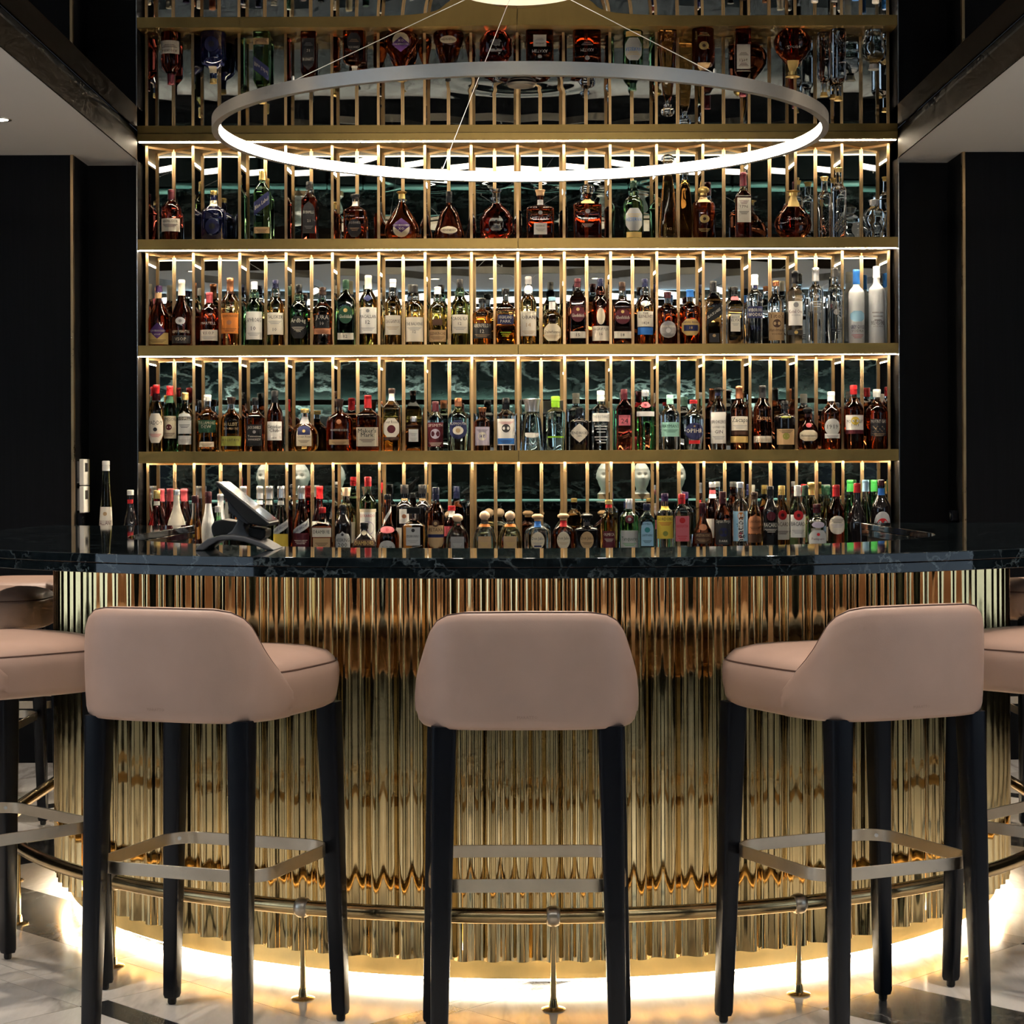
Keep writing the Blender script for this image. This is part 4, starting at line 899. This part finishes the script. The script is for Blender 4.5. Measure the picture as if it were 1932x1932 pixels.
  (1106.5,969,45,'slab','black',1,('m','black',14,1),[('r',.72,.80,1.1,'charcoal',[]),('o',.10,.50,.60,'tan',[('Don Julio',.34,.075,'black'),('=',.25,.013,'brown')])],0),
  (1148,944,33,'std','amber',.78,('s','gold',8,1),[('r',.86,.92,1.1,'red',[]),('r',.16,.46,.62,'maroon',[('OLMECA',.40,.05,'ivory'),('=',.32,.013,'ivory')])],0),
  (1186.5,942,35,'vodka','green',.82,('s','silver',19,1),[('o',.58,.72,.42,'maroon',[('@',.65,.06,'palegrey')]),('r',.16,.46,.96,'palegrey',[('Tanqueray',.31,.07,'bottlegreen'),('=',.24,.012,'green')])],0),
  (1220,951,31,'tallsq','cyan',.85,('s','navy',13,1),[('a',.12,.62,.8,'skyblue',[('BOMBAY',.53,.045,'navy'),('@',.42,.10,'teal'),('SAPPHIRE',.32,.045,'navy'),('=',.22,.012,'navy')])],0),
  (1254,932,32,'vodka','clear',.8,('s','purple',15,1),[('r',.36,.56,1,'yellow',[("GORDON'S",.51,.05,'black'),('=',.45,.012,'red')]),('r',.20,.36,1,'yellow',[('@',.28,.08,'olive')]),('r',.74,.80,1,'yellow',[])],0),
  (1286,933,30,'tallsq','clear',.8,('s','red',19,1),[('r',.16,.56,.9,'pink',[('@',.49,.09,'red'),('BEEFEATER',.40,.045,'red'),('=',.24,.018,'red')])],0),
  (1325,950,41,'curvy','damber',.8,('s','maroon',20,1),[('o',.40,.52,.5,'copper',[]),('r',.16,.36,.8,'brown',[('APPLETON ESTATE',.31,.05,'tan'),('=',.24,.014,'tan')])],0),
  (1363,929,32,'std','brown',.8,('s','maroon',25,1),[('r',.10,.48,.95,'charcoal',[('Captain Morgan',.45,.055,'ivory'),('@',.29,.14,'navy'),('DARK',.155,.035,'ivory')])],0),
  (1344,911,30,'std','brown',.8,('s','silver',10,1),[('r',.84,.89,1.05,'rose',[]),('r',.78,.835,1.05,'white',[]),('r',.24,.5,1,'white',[])],.17),
  (1396,911,29,'vodka','clear',.8,('s','silver',11,1),[('r',.12,.52,1,'skyblue',[('@',.46,.09,'orange'),('@',.20,.08,'rose')]),('r',.12,.52,.30,'white',[]),(n_,0,.9,.5,'x',[('|Sagatiba',.34,.09,'black')])],0),
  (1423,930,27,'std','amber',.8,('s','brown',14,1),[('a',.26,.56,.92,'copper',[('OAKHEART',.45,.045,'brown'),('=',.36,.013,'brown')]),('r',.12,.25,.92,'brown',[])],.08),
  (1453,919,29,'std','black',1,('s','black',18,1),[('o',.42,.55,.5,'maroon',[]),('r',.28,.40,1,'charcoal',[('BACARDI',.36,.06,'ivory'),('=',.30,.012,'ivory')])],0),
  (1474.5,918,29,'std','amber',.8,('s','gold',18,1),[('r',.14,.50,1,'white',[('BACARDI',.36,.06,'brown'),('=',.26,.012,'brown')]),('o',.42,.56,.5,'red',[('@',.49,.05,'maroon')])],.1),
  (1504.5,918,30,'std','clear',.8,('s','white',20,1),[('r',.18,.50,1,'white',[('BACARDI',.37,.06,'black'),('=',.28,.012,'grey')]),('o',.42,.56,.55,'red',[('@',.49,.05,'maroon')])],0),
  (1530,912,32,'std','gold',.8,('l','gold',24,1),[('r',.18,.50,1,'ivory',[('LILLET',.45,.06,'red')])],.17),
  (1541,953,36,'short','clear',.8,('s','maroon',17,1),[('h',.08,.42,.96,'palegrey',[('@',.34,.06,'red'),('Pampero',.25,.05,'maroon'),('=',.17,.012,'grey')]),('o',.46,.58,.6,'lilac',[])],-.06),
  (1577.5,917,31,'std','redbrown',.9,('l','red',22,1),[('o',.22,.48,1,'ivory',[('=',.43,.014,'charcoal'),('=',.36,.012,'lilac')])],0),
  (1617,914,38,'taper','black',1,('l','red',18,1),[],0),
  (1604,908,34,'taper','green',.8,('l','green',22,1),[],.2),
  (1633,908,33,'taper','pale',.8,('l','skyblue',22,1),[],.11),
  (1649,908,33,'taper','green',.8,('l','green',22,1),[],.20),
  (1519,918,30,'taper','bgreen',.8,('l','bottlegreen',20,1),[],.08),
  (1560,917,30,'taper','olive',.8,('l','bottlegreen',20,1),[('r',.2,.4,1,'white',[])],.2),
  (1662,908,37,'std','black',1,('s','maroon',11,1),[('r',.80,.89,1.05,'blue',[]),('o',.18,.50,.78,'palegrey',[('@',.34,.14,'red'),('MARTINI',.34,.06,'black')])],0),
 ]),
]
make_text(sorted({t for _, _, _, rows in ROWS for r in rows for l in r[7] for t, *_ in l[5] if t not in '=@'}))
SHN = dict(std='round bottle', malt='bulb-necked bottle', taper='sloping-shouldered bottle', vodka='straight-sided bottle', squat='squat flagon', short='stout bottle', square='square bottle', tallsq='tall square bottle',
           slab='flat decanter', flask='flask bottle', jug='waisted bottle', bell='bell-shaped bottle', tear='teardrop decanter', drop='pear-shaped decanter', disc='ribbed disc decanter', globe='globe decanter', tri='tall tapering bottle',
           tall='very tall bottle', cone='cone-shaped bottle', round_='rounded decanter', apoth='apothecary bottle', block='blocky bottle', curvy='curved bottle', bene='long-necked bottle', marnier='ribbed bottle', skull='skull bottle')
CN = dict(bottlegreen='dark green', clearcap='glass', palegrey='pale grey', skyblue='sky blue', lilac='lilac')
def cname(c): return CN.get(c, c)
ALLB = []
for shelf, row, D0, rows in ROWS:
    zb = SH[row]
    for (px, ytop, wpx, shape, liq, fill, cap, labels, dd) in rows:
        if row == 3 and (px > 1200 or px in (1014, 1062.5, 1106.5, 780, 687)) and dd < .12:
            labels = [(k, a+.09, b_+.09, wf, c, [(t, f+.09, h, q) for t, f, h, q in it]) if b_ < .75 else (k, a, b_, wf, c, it) for k, a, b_, wf, c, it in labels]
        D = D0+dd; s_ = 3700/D
        X = -.03+(px-966)/s_; H = 1.27+(895-ytop)/s_-zb; wd = wpx/s_
        hb = wd/2*SHP[shape][2]                        # keep clear of the folded mirror
        lim = 9.0
        for i in range(25):
            a = pi*i/24; xx = X+(wd/2)*math.cos(a); nn = SHP[shape][1]; yy = hb*max(0, 1-abs(math.cos(a))**nn)**(1/nn)
            k = math.floor(xx/BP); u = abs(xx-(k+.5)*BP)
            ym = min(YV-u*(YV-YP)/(BP/2), YP-.009 if abs(u-BP/2) < .009 else 99, YV-.009 if u < .012 else 99)
            lim = min(lim, ym-yy-.004)
        if D > lim:
            D = lim; s_ = 3700/D; X = -.03+(px-966)/s_; H = 1.27+(895-ytop)/s_-zb; wd = wpx/s_
        B = Bot(shape, H, wd)
        root = empty('bottle', (X, D, zb+.0006)); root.rotation_euler.z = 0
        st, cc, clen, cwf = cap; cl = clen/s_
        fg = 1-cl/H*(.55 if st not in 'bf' else .8)
        # body
        mb = MB(); N = 28; hs = [p[0] for p in B.P if p[0] < fg]+[fg]
        if liq not in ('black', 'navy', 'frost', 'milk', 'white') and 0 < fill < fg: hs = sorted(set(hs+[fill]))
        rings = []
        for f in hs:
            rx, ry, n = B.rad(f); rg = []
            for j in range(N):
                a = 2*pi*(j+.5)/N; q = se(a, rx, ry, n)
                kx = ky = 1
                if shape == 'disc' and .08 < f < .6: kx = ky = 1+.035*math.cos(14*math.atan2(f-.3, q[0]/B.b*.33+1e-6))
                if shape == 'marnier' and f < .2: kx = ky = 1+.02*math.cos(14*a)
                if shape == 'skull' and q[1] < 0:
                    for ex, ez, er, dp in ((-.42, .47, .24, .30), (.42, .47, .24, .30), (0, .33, .13, .16)):
                        d2 = ((q[0]/B.b-ex)/er)**2+((f-ez)/(er*.42))**2; ky -= dp*math.exp(-d2)
                    if abs(f-.2) < .06: ky -= .05*abs(math.cos(q[0]/B.b*14))
                rg.append((q[0]*kx, q[1]*ky, f*H))
            rings.append(rg)
        for i in range(len(rings)-1):
            top_part = hs[i] >= fill-1e-6 and liq not in ('black', 'navy', 'frost', 'milk', 'white')
            base = len(mb.v)
            mb.loft(rings[i:i+2], True, i == 0, i == len(rings)-2, 1 if top_part else 0)
        me = mb.mesh('body'); bm = bmesh.new(); bm.from_mesh(me); bmesh.ops.remove_doubles(bm, verts=bm.verts, dist=1e-6); bmesh.ops.recalc_face_normals(bm, faces=bm.faces); bm.to_mesh(me); bm.free()
        me.shade_smooth(); me.set_sharp_from_angle(angle=math.radians(50))
        g2 = GLASS_G if liq in ('bgreen', 'darkgreen', 'green', 'olive', 'palegreen') else (liqmat(liq) if liq in ('brown', 'cyan', 'red') else GLASS)
        mkobj('body', me, [liqmat(liq), g2], root)
        if shape == 'vodka' and liq == 'clear' and row == 0:   # carved relief around the foot
            mb = MB(); rr = wd/2
            for q in range(3):
                P = []
                for i in range(25):
                    t = i/24; a = t*2*pi*1.2+q*2.1; P.append(B.surf((.55*math.cos(a)+.25*(q-1))*rr, .14+.10*t+.07*math.sin(a*1.3), .0012))
                mb.tube(P, .0022, 6)
            mb.obj('carved_relief', GLASS, root, smooth=60)
        # cap
        rc = max(B.rad(.99)[0], .0085)*1.10*cwf
        cm_ = cap_mesh(st, rc, H-cl, H); cm_.obj('cap', capmat(cc), root, smooth=40)
        # labels
        for li, (kind, f0, f1, wf, lc, items) in enumerate(labels):
            eps = .0005+.0003*li
            if kind == 'n': par = root; half = wf*B.rad(max(f for _, f, _, _ in items))[0]*(1.1 if B.n < 2.4 else .92)
            else:
                lme, half = patch(B, 'r' if kind == 'b' else kind, f0, f1, wf, eps); par = mkobj('label', lme, labmat(lc), root)
            slant = (.085/(wf*B.rad((f0+f1)/2)[0]*(1.18 if B.n < 2.4 else .93))*(B.b*2/.075)) if kind == 'g' else 0
            for mbx, cn in letters(B, items, half, slant, eps+.0005):
                mbx.obj('lettering', labmat(cn), par, fix=False)
        main = max([l for l in labels if l[0] != 'n'], key=lambda l: (l[2]-l[1])*l[3], default=None)
        ALLB.append(dict(o=root, px=px, shelf=shelf, row=row, liq=LN[liq], shp=SHN[shape], cap=cname(cc), lab=cname(main[4]) if main else None, dd=dd, st=st))
STN = dict(k='stopper', b='ball stopper', f='flared stopper', m='knob stopper', c='stopper', h='bowler cap', q='square cap')
def desc(b, lvl, nb=None):
    capw = b['cap']+' '+STN.get(b['st'], 'cap')
    s = f"{b['liq']} {b['shp']} with {capw}"
    s += f" and {b['lab']} label" if b['lab'] else ' and no label'
    s += f", {b['shelf']}"
    if nb: s += f", by {nb['cap']}-capped {nb['shp'].split()[-1]}"
    return s
cnt = {}
for b_ in ALLB: cnt[desc(b_, 0)] = cnt.get(desc(b_, 0), 0)+1
seen = {}
for i, b_ in enumerate(ALLB):
    rowb = sorted([q for q in ALLB if q['row'] == b_['row'] and abs(q['dd']-b_['dd']) < .3], key=lambda q: q['px'])
    d = desc(b_, 0)
    if cnt[d] > 1:
        j = rowb.index(b_); opts = [rowb[k] for k in (j-1, j+1, j-2, j+2) if 0 <= k < len(rowb)]
        for nb in opts:
            d2 = desc(b_, 0, nb)
            if d2 not in seen: d = d2; break
    seen[d] = 1
    tag(b_['o'], d, 'bottle', f"bottles on the {b_['shelf']}")
# ------------------------------------------------------------------ card terminal on the counter
pt = empty('point_of_sale_terminal', (0, 0, 0)); tag(pt, 'black tilted touchscreen till terminal on an arched stand on the counter', 'terminal')
def q_(px, py, s=745): return (-.03+(px-966)/s, 1.27-(py-895)/s)
M['till_black'] = mat('till_black', (.012,.012,.013), .35); M['till_grey'] = mat('till_grey', (.075,.075,.08), .42)
M['till_screen'] = mat('till_screen', (.02,.02,.02), .08, spec=.9, coat=.6); M['till_silver'] = mat('till_silver', (.42,.36,.3), .35, metal=.6)
def pr(name, pts, y0, y1, m, par=pt, bv=.003):
    b = MB(); b.prism([q_(*p) for p in pts], y0, y1); o = b.obj(name, M[m], par)
    if bv: bevel(o, bv, 2, 25)
    return o
YT = 4.93
zc_ = 1.27-(HC-1.27)*0
arc_o = [(372,1035.6),(376,1028),(395,1014),(415,1008),(440,1007),(465,1010),(492,1019),(512,1030),(520,1035.6)]
arc_i = [(505,1035.6),(490,1029),(465,1020),(440,1016),(415,1018),(398,1027),(388,1035.6)]
pr('stand_foot', arc_o+arc_i, YT, YT+.20, 'till_grey')
pr('stand_neck', [(424,1008),(436,1000),(444,986),(449,968),(463,972),(458,990),(463,1005),(472,1012)], YT+.05, YT+.15, 'till_grey')
hs_ = pr('screen_housing', [(409,909),(412,905.5),(512,985),(507,992),(470,985),(440,952)], YT+.0, YT+.21, 'till_black')
b = MB(); x0, z0_ = q_(416, 908.2); x1, z1_ = q_(509, 982.2)
nx_, nz_ = (z0_-z1_), (x1-x0); ln = math.hypot(nx_, nz_); ox, oz = .0012*nx_/ln, .0012*nz_/ln
b.add([(x0+ox, YT+.012, z0_+oz), (x1+ox, YT+.012, z1_+oz), (x1+ox, YT+.198, z1_+oz), (x0+ox, YT+.198, z0_+oz)], [(0, 1, 2, 3)]); b.obj('screen', M['till_screen'], hs_, fix=False)
pr('back_cover', [(428,938),(440,952),(470,982),(468,988),(450,978),(432,962)], YT+.03, YT+.18, 'till_grey')
pr('receipt_printer', [(394,992),(400,982),(414,979),(444,984),(440,1006),(398,1011),(395,1002)], YT+.07, YT+.2, 'till_black')
pr('card_reader', [(466,993),(490,996),(499,999),(498,1012),(490,1018),(466,1010)], YT+.06, YT+.18, 'till_black')

# ------------------------------------------------------------------ wall controls in the recess
for k, (z0, z1, lab) in enumerate(((1.228, 1.345, 'upper of two white wall controllers with a dark display in the recess'), (1.105, 1.224, 'lower of two white wall controllers with a dark display in the recess'))):
    e = empty('wall_controller', (-PX, 8.785, z0)); tag(e, lab, 'wall controller', 'white wall controllers')
    b = MB(); b.box(.012, .032, -.06, .06, 0, z1-z0); o = b.obj('housing', labmat('white'), e); bevel(o, .003, 2)
    b = MB(); b.box(.0, .012, -.05, .05, .01, z1-z0-.01); b.obj('back_plate', labmat('grey'), e)
    b = MB(); b.box(.0315, .0326, -.035, .02, .06, .10); b.obj('display', labmat('charcoal'), e)
    b = MB(); b.box(.0315, .0324, .048, .058, .002, z1-z0-.002); b.obj('yellow_strip', labmat('yellow'), e)
e = empty('wall_socket', (-PX, 8.785, 1.03)); tag(e, 'black wall socket below the white controllers', 'socket')
b = MB(); b.box(.0, .014, -.06, .06, 0, .075); o = b.obj('plate', M['black_lacquer'], e); bevel(o, .003, 2)
b = MB(); b.lathe([(0, .02), (.004, .02), (.0045, .017), (-.004, .016)], 20); o = b.obj('outlet', M['rubber'], e); o.rotation_euler = (0, pi/2, 0); o.location = (.0135, 0, .037)
e = empty('wall_socket', (PX, 8.80, 1.055)); tag(e, 'black wall socket in the recess opposite the white controllers', 'socket')
b = MB(); b.box(-.03, .0, -.03, .03, 0, .045); o = b.obj('plate', M['black_lacquer'], e); bevel(o, .003, 2)
b = MB(); b.lathe([(0, .014), (.004, .014)], 16); o = b.obj('outlet', M['rubber'], e); o.rotation_euler = (0, -pi/2, 0); o.location = (-.0295, 0, .022)

# ------------------------------------------------------------------ lounge behind the camera, seen in the mirrors
M['seat_dark'] = mat('seat_dark', (.012,.022,.019), .5)
bn = empty('banquette', (0, YB+.45, 0)); tag(bn, 'long dark banquette with a pale teal top roll along the marble wall', 'bench')
for k in range(8):
    x = -4.0+k
    b = MB(); b.box(x+.01, x+.99, -.38, -.22, .48, .925); o = b.obj('back_cushion', M['seat_dark'], bn); bevel(o, .03, 3)
    b = MB(); b.box(x+.004, x+.996, -.40, -.21, .925, .975); o = b.obj('top_roll', M['teal'], bn); bevel(o, .02, 3)
    b = MB(); b.box(x+.01, x+.99, -.25, .32, .32, .47); o = b.obj('seat_cushion', M['seat_dark'], bn); bevel(o, .03, 3)
b = MB(); b.box(-4, 4, -.38, .28, .0, .32); b.obj('plinth', M['black_lacquer'], bn)
def bust(x, lab):
    e = empty('plaster_bust', (x, YB+.16, .975)); tag(e, lab, 'bust', 'plaster busts on the banquette ledge')
    b = MB(); b.box(-.09, .09, -.07, .07, 0, .06); b.obj('wood_block', labmat('tan'), e)
    mb = MB(); rings = []; N = 36
    for i in range(27):
        t = i/26; h = .06+.38*t
        if t < .16:
            u = t/.16; rx = .10-.045*min(1, u*1.3)+.02*max(0, u-.8)*5*.3; ry = .085-.03*min(1, u*1.3); oy = 0
        else:
            u = (t-.16)/.84; q = math.sin(pi*(.12+.88*u)) if u < 1 else 0
            rx = .012+.088*max(0, math.sin(pi*min(1, .10+.90*u)))**.62; ry = .016+.112*max(0, math.sin(pi*min(1, .12+.88*u)))**.62; oy = -.0
        ring = []
        for j in range(N):
            a = 2*pi*j/N; x_ = rx*math.sin(a); y_ = ry*math.cos(a)
            if t >= .16:
                fr = max(0, math.cos(a))
                y_ += .042*math.exp(-((u-.40)/.08)**2)*math.exp(-(x_/.018)**2)*fr          # nose
                for sx in (-.038, .038): y_ -= .034*math.exp(-((u-.52)/.06)**2)*math.exp(-((x_-sx)/.022)**2)*fr
                y_ += .016*math.exp(-((u-.26)/.035)**2)*math.exp(-(x_/.03)**2)*fr           # lips
                y_ += .012*math.exp(-((u-.10)/.06)**2)*math.exp(-(x_/.03)**2)*fr            # chin
                hair = 1 if (u > .72 or (u > .35 and math.cos(a) < .25)) else 0
                k_ = 1+hair*(.10+.07*math.sin(9*a+u*20)*math.sin(u*26)); x_ *= k_; y_ *= k_
            ring.append((x_, y_, h))
        rings.append(ring)
    mb.loft(rings); mb.obj('head', M['plaster'], e, smooth=70)
for x, lab in ((-1.75, 'white plaster bust on the ledge, first along the marble wall'), (.16, 'white plaster bust on the ledge, in the middle of the marble wall'), (1.95, 'white plaster bust on the ledge, last along the marble wall')):
    bust(x, lab)
